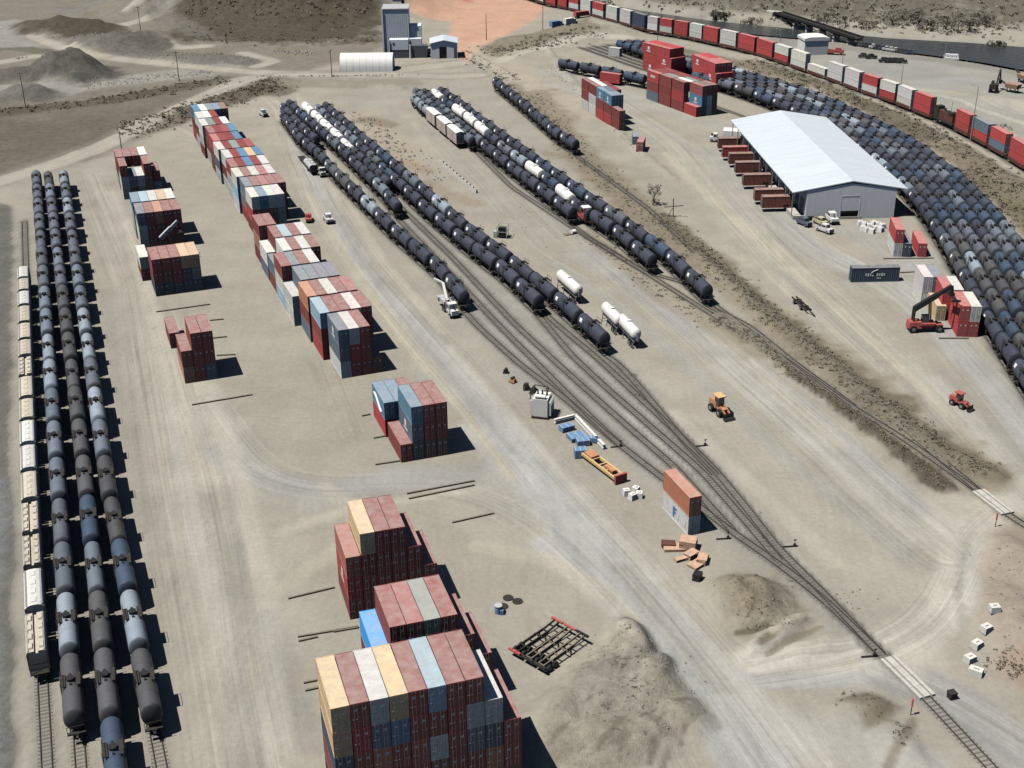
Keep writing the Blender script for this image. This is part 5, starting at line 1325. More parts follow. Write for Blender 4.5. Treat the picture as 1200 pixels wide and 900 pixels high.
pickup(362, 259, PI + .2, (.55, .10, .09), 'red pickup truck parked in the shade beside the central container line', 1.0)
pickup(309, 136, .5, Wc, 'white pickup truck at the far end near the central tank rows', 1.1)
pickup(942, 264, PI + .5, (.10, .12, .18), 'dark blue pickup truck at the warehouse corner by the dock', 1.05)
pickup(945.5, 256, PI + .4, Kc, 'black pickup truck tight against the warehouse corner', .9)
pickup(966, 272, PI + .6, Wc, 'white pickup truck parked furthest from the warehouse wall', 1.1)
pickup(961, 263, PI + .5, (.62, .58, .36), 'pale yellow pickup truck between two white ones at the warehouse', 1.0)
pickup(974, 260, PI + .1, (.8, .8, .78), 'large white pickup truck left of the warehouse roller door', 1.35)
for i, (u, v) in enumerate(((1110, 66), (1115, 66), (1120, 66))):
    pickup(u, v, PI - .2, Wc, f'white truck in the riverside group of three, {ORD[i]} from left', 1.35, 'white trucks by the river')
rv = random.Random(9)
for i in range(12):
    u, v = 1008 + i * 5.2, 54.5 + i * .85
    pickup(u, v, 1.2 + rv.uniform(-.2, .2), rv.choice((Kc, (.05, .05, .06), (.10, .11, .13), (.6, .6, .6), (.04, .06, .12))), f'parked car in the riverside row, {ORD[i]} from left', .95, 'cars parked by the river')
for i, (u, v) in enumerate(((1012, 68), (1021, 69), (1036, 73), (1043, 73.5), (1049, 73.5), (1056, 74))):
    pickup(u, v, 1.5 + rv.uniform(-.2, .2), Kc, f'dark car in the short row nearer the train, {ORD[i]} from left', 1.0, 'cars parked behind the train')
def truck_unit(cab_col):
    cab = MB().box((0, 0, 1.9), (1.9, 1.7, 2.0), 0, 0, .93).box((0, 1.35, 1.25), (1.6, 1.4, 1.0), 0, 0, .95)
    win = MB().bar((0, .93, 1.9), (0, .82, 2.7), 1.55, .06, 0)
    for s in (-1, 1): win.box((s * .94, 0, 2.2), (.05, 1.1, .7), 0)
    fr = MB().box((0, -2.2, .85), (.9, 5.2, .3), 0).cyl((-.75, -1.2, .95), (-.75, -.2, .95), .32, None, 10, 1).cyl((.75, -1.2, .95), (.75, -.2, .95), .32, None, 10, 1).bar((-.85, -1.0, .9), (-.85, -1.0, 3.4), .12, .12, 1)
    return cab.mesh('cab', [M[cab_col]]), [('window', win.mesh('window', [M['glass']])), ('chassis_frame', fr.mesh('chassis_frame', [M['black'], M['steel']]))] + wheel_parts([(-.8, 1.3), (.8, 1.3), (-.8, -2.6), (.8, -2.6), (-.8, -3.7), (.8, -3.7)], .5, .34)
def tank_trailer(u0, v0, u1, v1, label, z=3.3, rr=1.15):
    a, b = G(u0, v0, z + rr * 1.2), G(u1, v1, z + rr * 1.2)
    a.z = b.z = 0
    c, L_ = (a + b) / 2, (b - a).length
    h = L_ / 2
    mb = MB()
    mb.lathe_y([(-h, .02), (-h + .08, .55), (-h + .3, .86), (-h + .6, 1), (h - .6, 1), (h - .3, .86), (h - .08, .55), (h, .02)], z, rr, rr * 1.22, 20, 0)
    fr = MB()
    for s in (-.55, .55): fr.box((s, 0, z - rr * 1.2 - .1), (.16, L_ * .96, .3), 0)
    for y in (-h + .5, -h * .3, h * .3, h - .5):
        for s in (-.8, .8): fr.bar((s, y, 0), (s * .7, y, z - rr * .9), .14, .14, 0)
        fr.bar((-.8, y, .7), (.8, y, .7), .1, .1, 0)
    ld = MB().box((.0, -h - .12, z - .3), (.5, .06, 2.0), 0).box((0, 0, z + rr * 1.22 + .1), (.7, .7, .25), 0)
    thing('tank_trailer', mb.mesh('tank_trailer', [M['white']]), label, 'tank trailer', 'white tank trailers beside the central tank rows', c, yaw2(a, b), parts=[('support_frame', fr.mesh('support_frame', [M['steel']])), ('ladder', ld.mesh('ladder', [M['white']]))] + wheel_parts([(-.7, -h + 1.2), (.7, -h + 1.2), (-.7, -h + 2.3), (.7, -h + 2.3)], .5, .3))
tank_trailer(679, 335, 656, 315, 'lone white tank trailer on legs beside the central tank rows')
tank_trailer(727, 370.5, 709, 352.5, 'white tank trailer on legs, farther of a close pair')
tank_trailer(747, 386, 728, 366.5, 'white tank trailer on legs, nearer of a close pair')
# flatbed with grey cylinders, white tractor beside it
a, b = G(369, 206), G(353, 187)
fb = MB().box((0, 0, 1.1), (2.1, (a - b).length, .3), 0)
par = []
for k in range(3):
    q = -(a - b).length / 2 + 1.8 + k * 2.9
    par.append(('cylinder', MB().cyl((-.45, q - 1.3, 2.3), (-.45, q + 1.3, 2.3), 1.0, None, 14, 0).cyl((.55, q - 1.2, 2.4), (.55, q + 1.2, 2.4), .8, None, 14, 0).mesh('cylinder', [M['lightgrey']])))
par.append(('end_frame', MB().box((0, -(a - b).length / 2 + .2, 2.1), (2.0, .3, 2.4), 0).mesh('end_frame', [M['black']])))
thing('flatbed_trailer', fb.mesh('flatbed_trailer', [M['dark']]), 'flatbed trailer loaded with pale grey cylinders beside the central tank rows', 'trailer', None, (a + b) / 2, yaw2(a, b), parts=par + wheel_parts([(-.8, -3), (.8, -3), (-.8, -4), (.8, -4)], .5, .3))
cm, cpz = truck_unit('white')
p = G(378, 207)
thing('tractor_truck', cm, 'white tractor truck beside the loaded flatbed by the tank cars', 'truck', None, p, PI + .4, (1, .7, 1), None, cpz)
# crane truck
p = G(530, 370)
bd = MB().box((-.2, -4.6, 1.75), (1.9, 3.2, .7), 0).box((0, -6.8, 1.6), (2.0, 1.2, .9), 0)
boom = MB().bar((0, -3.2, 2.2), (-.3, -6.5, 5.0), .5, .5, 0).bar((-.3, -6.5, 5.0), (1.2, -8.2, 5.6), .36, .36, 0).cyl((0, -3.2, 1.6), (0, -3.2, 2.6), .5, None, 10, 0)
rk = MB().bar((-.9, -1.6, 1.3), (-.9, -1.6, 3.4), .1, .1, 0).bar((.9, -1.6, 1.3), (.9, -1.6, 3.4), .1, .1, 0).bar((-.9, -1.6, 3.4), (.9, -1.6, 3.4), .1, .1, 0)
thing('crane_truck', cm, 'white crane truck with raised boom beside the near tank row end', 'truck', None, p, PI + .38, (1.05, 1.05, 1.1), None, cpz + [('flatbed', bd.mesh('flatbed', [M['lightgrey']])), ('boom', boom.mesh('boom', [M['white']])), ('headache_rack', rk.mesh('headache_rack', [M['white']]))])
for (u, v, rz, c, lab) in ((656, 33, -.9, 'blue', 'blue-grey truck parked at the edge of the red dirt'), (672, 29, -.9, 'white', 'white truck ahead of the blue-grey one near the red dirt'), (850, 165, 1.2, 'white', None)):
    if lab is None: continue
    cm2, cp2 = truck_unit(c)
    bx = MB().box((0, -3.2, 2.2), (2.2, 5.0, 2.4), 0)
    p = G(u, v)
    thing('box_truck', cm2, lab, 'truck', None, (p.x, p.y, hz(p)), rz, (1, 1, 1), None, cp2 + [('cargo_box', bx.mesh('cargo_box', [M[c]]))])
cm3, cp3 = truck_unit('white')
p = G(838, 166)
thing('tractor_truck', cm3, 'white tractor truck just beyond the dock trailers left of the warehouse', 'truck', None, p, 1.3, (1, .9, 1), None, cp3)
p = G(858, 164)
thing('tent_trailer', fixn(MB().prism([(-1.2, 1), (1.2, 1), (1.0, 3.6), (-.3, 4.2), (-1.2, 3.2)], -3, 3, 0).mesh('tent_trailer', [M['tarp']])), 'pale tarped trailer between the far dock trailer and the white tractor', 'trailer', None, p, 1.3, parts=wheel_parts([(-.9, -1.5), (.9, -1.5), (-.9, 1.5), (.9, 1.5)], .5, .3))
# ---- reach stackers
def reach_stacker(a, b, tip, base_z, label, bodymat, boommat, sz=1.0):
    "a = rear on the ground, b = front on the ground, tip = boom head"
    L_ = (b - a).length
    c = (a + b) / 2
    rz = yaw2(a, b)
    h = L_ / 2
    inv = Matrix.Rotation(-rz, 3, 'Z')
    lt = inv @ (tip - c)
    body = MB().box((0, -h * .62, 1.75 * sz), (2.5 * sz, h * .72, 1.5 * sz), 0, 0, .9).box((0, .1, 1.25 * sz), (1.7 * sz, L_ * .92, .8 * sz), 0).box((-.95 * sz, .2, 1.9 * sz), (.6 * sz, h * .9, .5 * sz), 0).box((.95 * sz, .2, 1.9 * sz), (.6 * sz, h * .9, .5 * sz), 0)
    piv = Vector((0, -h * .72, base_z))
    mid = piv.lerp(lt, .62)
    boom = MB().bar(piv, mid, .95 * sz, 1.1 * sz, 0).bar(piv.lerp(lt, .55), lt, .7 * sz, .8 * sz, 0)
    mast = MB().bar((-.5, -h * .72, 2.2 * sz), piv + Vector((-.5, 0, .3)), .3, .5, 0).bar((.5, -h * .72, 2.2 * sz), piv + Vector((.5, 0, .3)), .3, .5, 0)
    ram = MB()
    for s in (-.55, .55): ram.cyl((s, h * .25, 1.7 * sz), tuple(piv.lerp(lt, .42) + Vector((s, 0, 0))), .16, None, 8, 0)
    cab = MB().box((0, -h * .05, 2.75 * sz), (1.3 * sz, 1.5 * sz, 1.7 * sz), 0, 0, .85)
    cf = MB().box((0, -h * .05, 3.66 * sz), (1.25 * sz, 1.5 * sz, .12), 0)
    head = MB().bar(lt, lt + Vector((0, .2, -1.6)), .5, .5, 0).box(lt + Vector((0, .2, -1.9)), (.9, 1.0, .6), 0)
    spr = MB().box(lt + Vector((0, .2, -2.35)), (5.6, .7, .35), 0)
    for s in (-2.7, 2.7): spr.box(lt + Vector((s, .2, -2.45)), (.35, 2.0, .4), 0)
    wl = wheel_parts([(-1.15 * sz, h * .72), (1.15 * sz, h * .72), (-1.05 * sz, -h * .72), (1.05 * sz, -h * .72)], .85 * sz, .7 * sz)
    thing('reach_stacker', body.mesh('reach_stacker', [M[bodymat]]), label, 'reach stacker', None, c, rz,
          parts=[('boom', boom.mesh('boom', [M[boommat]]), None, [('boom_head', head.mesh('boom_head', [M['black']])), ('spreader', spr.mesh('spreader', [M['black']]))]), ('mast', mast.mesh('mast', [M['black']])), ('ram', ram.mesh('ram', [M['black']])),
                 ('cab', cab.mesh('cab', [M['glass']]), None, [('cab_roof', cf.mesh('cab_roof', [M['black']]))])] + wl)
a, b = G(1062, 388), G(1104, 387)
reach_stacker(a, b, Hy(1116, 335, a.y - .5), Hy(1071, 362, a.y).z, 'red reach stacker with long dark raised boom beside the right-hand containers', 'red', 'black')
a, b = G(187, 303), G(217, 299)
reach_stacker(a, b, Hy(208, 259, b.y), Hy(183, 280, a.y).z, 'reach stacker in deep shade with pale grey boom between two left container blocks', 'orange', 'lightgrey', .95)
# ---- wheel loader
def loader(u, v, rz, label, bm_, top, s=1.0):
    p = G(u, v)
    body = MB().box((0, -1.5, 1.7), (1.5, 2.6, 1.3), 0, 0, .9).box((0, .9, 1.3), (1.2, 2.2, .7), 0)
    cab = MB().box((0, -.2, 2.7), (1.35, 1.4, 1.7), 0, 0, .9)
    roof = MB().box((0, -.3, 3.65), (1.7, 2.2, .2), 0)
    arm = MB().bar((-.5, 1.0, 1.9), (-.5, 3.0, .8), .25, .3, 0).bar((.5, 1.0, 1.9), (.5, 3.0, .8), .25, .3, 0)
    bk = fixn(MB().prism([(3.0, .1), (3.9, .1), (3.7, .35), (3.2, .5), (3.1, 1.3), (2.95, 1.3)], -1.15, 1.15, 0).mesh('bucket', [M['black']]))
    bko = bk.copy(); bko.transform(Matrix(((0, 1, 0, 0), (1, 0, 0, 0), (0, 0, 1, 0), (0, 0, 0, 1)))); fixn(bko); bko.name = 'bucket'
    thing('wheel_loader', body.mesh('wheel_loader', [M[bm_]]), label, 'wheel loader', None, (p.x, p.y, hz(p)), rz, (s, s, s), None,
          [('cab', cab.mesh('cab', [M['glass']]), None, [('cab_roof', roof.mesh('cab_roof', [M[top]]))]), ('lift_arm', arm.mesh('lift_arm', [M[bm_]])), ('bucket', bko)] + wheel_parts([(-.95, 1.3), (.95, 1.3), (-.95, -1.5), (.95, -1.5)], .78, .55))
loader(843, 484, PI + .42, 'orange wheel loader with pale tan roof alone in the open yard', 'orange', 'yellow', 1.0)
loader(1124, 476, PI + .6, 'small red loader alone in the right-hand yard', 'red', 'red', .78)
# ---- excavator and crushers beyond the train
p = G(1164, 108)
trk = []
for s in (-1, 1): trk.append(('track', MB().box((s * 1.1, 0, .5), (.6, 4.0, 1.0), 0).mesh('track', [M['black']])))
hs_ = MB().box((0, -.5, 1.9), (2.6, 3.4, 1.5), 0).box((-.8, .8, 2.6), (1.0, 1.4, 1.6), 1)
bm2 = MB().bar((.4, 1.2, 2.2), (.4, 4.2, 6.6), .5, .7, 0).bar((.4, 4.2, 6.6), (.4, 6.6, 3.0), .4, .5, 0).box((.4, 6.7, 2.3), (1.0, 1.0, 1.3), 0)
thing('excavator', hs_.mesh('excavator', [M['dark'], M['glass']]), 'dark excavator with raised arm on the gravel yard by the river', 'excavator', None, (p.x, p.y, 0), -.6, (1, 1, 1.2), None, [('arm', bm2.mesh('arm', [M['dark']]))] + trk)
for (u, v, rz, lab) in ((1186, 108, .7, 'dull orange gravel screening machine beside the excavator by the river'), (1199, 97, .2, 'dull orange crusher at the right edge by the river')):
    p = G(u, v)
    mb = MB().box((0, 0, 2.4), (3, 4.6, 1.6), 0, 0, 1.15)
    cv = MB().bar((0, 2, 2.2), (0, 6.5, 4.2), 1.0, .3, 0).bar((0, -2, 1.6), (0, -5.5, 3.0), 1.0, .3, 0)
    lg = MB()
    for sx in (-1.1, 1.1):
        for sy in (-1.6, 1.6): lg.box((sx, sy, .85), (.3, .3, 1.7), 0)
    thing('screening_machine', mb.mesh('screening_machine', [M['dullorange']]), lab, 'machine', None, (p.x, p.y, hz(p)), rz, parts=[('conveyor', cv.mesh('conveyor', [M['dark']])), ('leg_frame', lg.mesh('leg_frame', [M['dark']]))])
p = G(979, 64)
thing('red_trailer', MB().box((0, 0, 1.5), (2.4, 7, 1.3), 0).box((0, -1, 2.5), (1.6, 2.4, .9), 0).mesh('red_trailer', [M['red']]), 'low red trailer right of the riverside hall', 'trailer', None, p, 1.3, parts=wheel_parts([(-.9, -2.4), (.9, -2.4), (-.9, 2.4), (.9, 2.4)], .5, .3))
p = G(681, 22)
thing('red_trailer', MB().box((0, 0, 1.9), (2.4, 8, 2.0), 0).box((0, 0, 3.0), (2.2, 7.6, .2), 0).mesh('red_trailer', [M['red']]), 'red box trailer below the far end of the double-stack train', 'trailer', None, (p.x, p.y, hz(p)), -1.0, parts=wheel_parts([(-.9, -2.8), (.9, -2.8), (-.9, -1.8), (.9, -1.8)], .5, .3))
# ---- transformer cluster, racks and spreader frame between the lanes and the tracks
a = G(643, 492)
tb = MB().box((0, 0, 2.0), (2.6, 3.2, 3.4), 0).box((0, 0, .2), (3.0, 3.6, .4), 1)
fins = MB()
for k in range(7): fins.box((-1.6, -1.3 + k * .42, 1.9), (.5, .12, 2.6), 0); fins.box((1.6, -1.3 + k * .42, 1.9), (.5, .12, 2.6), 0)
bsh = MB()
for k in range(3): bsh.cyl((-.8 + k * .8, .3, 3.7), (-.8 + k * .8, .3, 4.7), .2, .1, 8, 0)
cns = MB().cyl((-.9, -1.2, 4.1), (.9, -1.2, 4.1), .38, None, 12, 0)
thing('transformer', tb.mesh('transformer', [M['white'], M['dark']]), 'pale blue-white electrical transformer with fins beside the converging tracks', 'transformer', None, (a.x - 1.2, a.y + 2.2, 0), -.25, (1.1, 1.1, 1.1), None, [('cooling_fin', fins.mesh('cooling_fin', [M['white']])), ('bushing', bsh.mesh('bushing', [M['black']])), ('conservator', cns.mesh('conservator', [M['white']]))])
p = G(632, 468)
sk_ = MB()
for q in ((-1.4, -1.2), (1.4, -1.2), (-1.4, 1.2), (1.4, 1.2)): sk_.bar((q[0], q[1], 0), (q[0], q[1], 2.4), .14, .14, 0)
for z in (.3, 2.4):
    sk_.bar((-1.4, -1.2, z), (1.4, -1.2, z), .12, .12, 0).bar((-1.4, 1.2, z), (1.4, 1.2, z), .12, .12, 0).bar((-1.4, -1.2, z), (-1.4, 1.2, z), .12, .12, 0).bar((1.4, -1.2, z), (1.4, 1.2, z), .12, .12, 0)
thing('pipe_rack', sk_.mesh('pipe_rack', [M['dark']]), 'dark open steel rack with grey drum behind the transformer', 'rack', None, p, -.4, parts=[('drum', MB().cyl((0, -.8, 1.1), (0, .8, 1.1), .75, None, 14, 0).mesh('drum', [M['lightgrey']]))])
for i, (u, v, m_, lab, s) in enumerate(((617, 456, 'black', 'dark small engine block left of the open steel rack', .9), (601, 448, 'orange', 'small orange pump unit at the head of the scrap line', .8), (593, 437, 'black', 'small black drum cradle alone above the scrap line', .7), (626, 461, 'dark', 'dark round coil beside the open steel rack', .9))):
    p = G(u, v)
    thing('machine_part', MB().box((0, 0, .6), (1.2, 1.6, .9), 0, .3, .8).cyl((-.5, 0, 1.2), (.5, 0, 1.2), .4, None, 10, 1).box((0, 0, .08), (1.5, 1.9, .16), 1).mesh('machine_part', [M[m_], M['dark']]), lab, 'machine part', None, p, i * .7, (s, s, s))
o_, e_, f_ = G(650, 497), G(674, 491), G(708, 527)
wf = MB()
for A_, B_ in ((o_, e_), (e_, f_)):
    A2, B2 = A_ - o_, B_ - o_
    for z in (.25, .9): wf.bar(A2 + Vector((0, 0, z)), B2 + Vector((0, 0, z)), .5, .3, 0)
thing('beam_frame', wf.mesh('beam_frame', [M['white']]), 'long white L-shaped beam frame around the blue crates', 'beam frame', None, o_)
for i, (u, v, sz_, rz, lab) in enumerate(((664, 504, (2.6, 1.6, .9), .5, 'blue crate in the upper end of the white beam frame'), (676, 514, (3.2, 2.6, .7), .4, 'pale blue pallet of patterned sheets inside the white beam frame'), (683, 521, (2.4, 1.6, 1.0), .2, 'blue crate at the lower end of the white beam frame'), (693, 518, (3.0, 1.0, .9), -.2, 'grey-blue machine bed beside the lower blue crate'), (680, 535, (2.2, 1.7, 1.5), .1, 'dark blue open bin left of the orange spreader frame'))):
    p = G(u, v)
    c = MB().box((0, 0, sz_[2] / 2 + .15), sz_, 0)
    for k in (-1, 0, 1): c.box((k * sz_[0] * .42, 0, sz_[2] / 2 + .15), (.12, sz_[1] + .06, sz_[2] + .06), 1)
    for k in (-1, 1): c.box((0, k * sz_[1] * .36, .07), (sz_[0], .2, .14), 2)
    thing('crate', c.mesh('crate', [M['blue'], M['lightgrey'], M['wood']]), lab, 'crate', 'blue crates in the scrap line', p, rz)
a, b = G(686, 535), G(727, 566)
L_ = (b - a).length
sf = MB()
for s in (-.95, .95): sf.box((s, 0, 1.0), (.35, L_, .5), 0)
for k in range(5): sf.box((0, -L_ / 2 + L_ * (k + .5) / 5, 1.0), (1.6, .25, .4), 0)
en = MB().box((0, -L_ / 2, .95), (2.4, .5, 1.7), 0)
mid_ = MB().box((0, L_ * .32, 1.35), (1.7, 2.4, .5), 0).box((.1, -L_ * .2, 1.25), (.9, 2.6, .4), 0)
thing('spreader_frame', sf.mesh('spreader_frame', [M['yellow']]), 'orange-tan container spreader frame with red end lying by the tracks', 'spreader frame', None, (a + b) / 2, yaw2(b, a), parts=[('end_beam', en.mesh('end_beam', [M['red']])), ('drive_unit', mid_.mesh('drive_unit', [M['orange']]))])
for i, (u, v) in enumerate(((734, 580), (741, 585), (745, 577), (749, 583))):
    p = G(u, v)
    bg = MB().box((0, 0, .55), (1.15, 1.15, 1.1), 0, .2, .9).box((0, 0, 1.15), (.5, .5, .2), 0)
    thing('bulk_bag', bg.mesh('bulk_bag', [M['tarp']]), f'white bulk bag left of the orange and white pair, {ORD[i]} from left', 'bulk bag', 'white bags by the container pair', p, i * .4)
for i in range(11):
    u, v = 1008 + (i % 6) * 5.2 + (i // 6) * 3, 264 + (i // 6) * 6 + (i % 3) * 1.6
    p = G(u, v)
    thing('bulk_bag', MB().box((0, 0, .6), (1.5, 1.4, 1.2), 0, .2 * i, .85).box((0, 0, 1.25), (.6, .6, .2), 0).mesh('bulk_bag', [M['tarp']]), f'white bag in the pile right of the roller door, {ORD[i % 6]} in {"back" if i < 6 else "front"} row', 'bulk bag', 'white bags in front of the warehouse', p, i * .5)
# timber pallets and rusty plates under the pair
for i, (u, v, s, m_, lab) in enumerate(((806, 642, (2.6, 2.2, 1.9), 'palewood', 'tall peach timber crate at the foot of the container pair'), (790, 643, (3.4, 2.0, .7), 'palewood', 'low peach timber stack left of the tall crate'), (800, 656, (2.6, .9, .5), 'palewood', 'short peach timber bundle below the crate'), (816, 663, (2.4, 1.8, .5), 'palewood', 'broken peach pallet at the right of the timber heap'), (817, 679, (1.4, 1.2, 1.4), 'black', 'dark square bin below the timber heap'))):
    p = G(u, v)
    c = MB()
    n = max(1, int(s[2] / .25))
    for k in range(n): c.box((random.uniform(-.06, .06), 0, .12 + k * .25), (s[0], s[1], .2), 0, random.uniform(-.04, .04))
    thing('timber_stack' if m_ != 'black' else 'square_bin', c.mesh('timber_stack', [M[m_]]), lab, 'timber' if m_ != 'black' else 'bin', None, p, i * .35 - .3)
for i, (u, v, lab) in enumerate(((783, 640, 'rusty brown plate pile at the left end of the timber heap'), (810, 652, 'peach plank stack in the middle of the timber heap'), (823, 658, 'curved peach frame at the right end of the timber heap'))):
    p = G(u, v)
    c = MB()
    for k in range(4 + i): c.box((random.uniform(-.1, .1), random.uniform(-.1, .1), .1 + k * .17), (2.2, 1.5, .13), 0, random.uniform(-.15, .15))
    thing('timber_stack', c.mesh('timber_stack', [M['palewood' if i else 'rust']]), lab, 'timber', None, p, .6 * i)
# ---- nested trailer chassis near the nearest block
a, b = G(618, 780), G(668, 745)
for i, off in enumerate((-2.4, .0, 2.3)):
    L_ = (b - a).length
    fr = MB()
    for s in (-.45, .45):
        fr.bar((s, -L_ / 2, 1.15), (s, L_ * .22, 1.15), .16, .42, 0).bar((s, L_ * .22, 1.15), (s * .9, L_ / 2, 1.45), .16, .3, 0)
    for k in range(6): fr.box((0, -L_ / 2 + L_ * k / 6 + .4, 1.15), (1.5 if k in (1, 3) else .9, .14, .22), 0)
    bol = MB().box((0, L_ / 2, 1.5), (2.1, .35, .3), 0)
    bo2 = MB().box((0, -L_ / 2, 1.2), (2.1, .35, .32), 0)
    lgs = MB().bar((-.6, L_ * .15, 0), (-.6, L_ * .15, 1.1), .14, .14, 0).bar((.6, L_ * .15, 0), (.6, L_ * .15, 1.1), .14, .14, 0).bar((-.6, L_ * .15, .5), (.6, L_ * .15, .5), .1, .1, 0)
    d = (b - a).normalized(); e = Vector((d.y, -d.x, 0))
    c = (a + b) / 2 + e * off
    thing('container_chassis', fr.mesh('container_chassis', [M['dark' if i < 1 else 'wood']]), f'bare container chassis with wheels, {("left with red ends", "middle", "right with black ends")[i]} of three by the nearest block', 'trailer chassis', 'three bare chassis by the nearest block', c, yaw2(a, b),
          parts=[('bolster', bol.mesh('bolster', [M['red' if i < 2 else 'black']])), ('bolster', bo2.mesh('bolster', [M['red' if i == 0 else 'dark']])), ('landing_leg', lgs.mesh('landing_leg', [M['black']]))] + wheel_parts([(-.75, -L_ * .38), (.75, -L_ * .38), (-.75, -L_ * .25), (.75, -L_ * .25)], .52, .5))
a, b = G(948, 368), G(930, 352)
L_ = (b - a).length
fr = MB()
for s in (-.5, .5): fr.box((s, 0, .9), (.18, L_, .35), 0)
for k in range(4): fr.box((0, -L_ / 2 + .4 + k * L_ / 4, .9), (1.6, .2, .25), 0)
thing('container_chassis', fr.mesh('container_chassis', [M['dark']]), 'dark bare chassis lying alone right of the dirt strip', 'trailer chassis', None, (a + b) / 2, yaw2(a, b), parts=[('drawbar', MB().bar((0, -L_ / 2, .9), (.4, -L_ / 2 - 2.2, .4), .2, .2, 0).mesh('drawbar', [M['black']]))] + wheel_parts([(-.8, -1.5), (.8, -1.5), (-.8, 2.2), (.8, 2.2)], .5, .35))
# ---- pump skid between the two yards
p = G(589, 278)
pm = MB().box((0, 0, 1.6), (2.0, 2.0, 2.4), 0)
sfm = MB()
for q in ((-1.3, -1.2), (1.3, -1.2), (-1.3, 1.6), (1.3, 1.6)): sfm.bar((q[0], q[1], 0), (q[0], q[1], 3.4), .14, .14, 0)
for z in (3.4, 1.8):
    for A_, B_ in (((-1.3, -1.2), (1.3, -1.2)), ((-1.3, 1.6), (1.3, 1.6)), ((-1.3, -1.2), (-1.3, 1.6)), ((1.3, -1.2), (1.3, 1.6))): sfm.bar((*A_, z), (*B_, z), .1, .1, 0)
sfm.bar((-1.3, -1.2, 3.4), (0, 0, 4.8), .1, .1, 0).bar((1.3, -1.2, 3.4), (0, 0, 4.8), .1, .1, 0).box((-1.9, 0, .9), (.9, 1.4, 1.5), 0)
thing('pump_skid', pm.mesh('pump_skid', [M['black']]), 'black pump unit in pale steel frame alone between the two tank car yards', 'pump', None, p, -.2, parts=[('steel_frame', sfm.mesh('steel_frame', [M['lightgrey']]))])
p = G(672, 274)
thing('pipe_end', MB().cyl((-.6, 0, .6), (.6, 0, .6), .6, None, 14, 0).box((-1.6, .2, .12), (2.0, 1.4, .24), 1).mesh('pipe_end', [M['white'], M['wood']]), 'short white pipe section on boards below the red switch engine', 'pipe', None, p, .5)
# ---- drums and discs
p = G(584, 718)
thing('drum', MB().cyl((0, 0, 0), (0, 0, 1.3), .55, None, 16, 0).cyl((0, 0, 1.3), (0, 0, 1.36), .6, None, 16, 1).box((.5, -.3, .4), (.5, .7, .8), 0).mesh('drum', [M['blue'], M['lightgrey']]), 'blue drum standing beside the dark ground discs', 'drum', None, p)
for i, (u, v, lab) in enumerate(((587.5, 701, 'dark round plate lying flat, topmost of three'), (598.5, 705, 'dark round plate lying flat, right of the other two'), (589.5, 711, 'dark round plate lying flat beside the blue drum'))):
    p = G(u - 0 + 8, v)if i < 2 else G(u, v)
    thing('round_plate', MB().cyl((0, 0, .01), (0, 0, .14), .78, None, 20, 0).cyl((0, 0, .14), (0, 0, .18), .4, None, 16, 0).mesh('round_plate', [M['dark']]), lab, 'plate', 'round plates by the blue drum', p)
# ---- concrete blocks
for i, (u, v, rz) in enumerate(((1162, 731, .1), (1154, 746, .5), (1144, 760, .6), (1136, 775, .5), (1143, 790, -.6))):
    p = G(u, v)
    b = MB().box((0, 0, .45), (1.5, 1.25, 1.0), 0, 0, .92).box((0, 0, 1.04), (.5, .2, .12), 0)
    lab = ('square white concrete block, farthest of the five by the dirt road', 'white concrete block, second farthest of the five by the dirt road', 'white concrete block, middle one of the five by the dirt road', 'white concrete block, second nearest of the five by the dirt road', 'long white concrete block, nearest of the five by the dirt road')[i]
    thing('concrete_block', b.mesh('concrete_block', [M['palecon']]), lab, 'concrete block', 'concrete blocks along the dirt road', (p.x, p.y, hz(p)), rz, (1.3 if i == 4 else 1, 1, 1))
p = G(1115, 818)
thing('scrap_bin', MB().box((0, 0, .5), (.9, .9, 1.0), 0, .3, 1.1).box((0, 0, 1.02), (1.05, 1.05, .08), 0, .3).mesh('scrap_bin', [M['dark']]), 'small dark square bin beside the near track crossing', 'bin', None, p)
for i in range(11):
    u, v = 517 + i * 3.9, 192 + i * 3.35
    p = G(u, v)
    thing('concrete_barrier', fixn(MB().prism([(-.5, 0), (.5, 0), (.2, 1.1), (-.2, 1.1)], -.9, .9, 0).mesh('concrete_barrier', [M['concrete']])), f'short pale concrete barrier, {ORD[i]} from the far end of the diagonal row', 'concrete barrier', 'diagonal row of concrete barriers', p, .95)
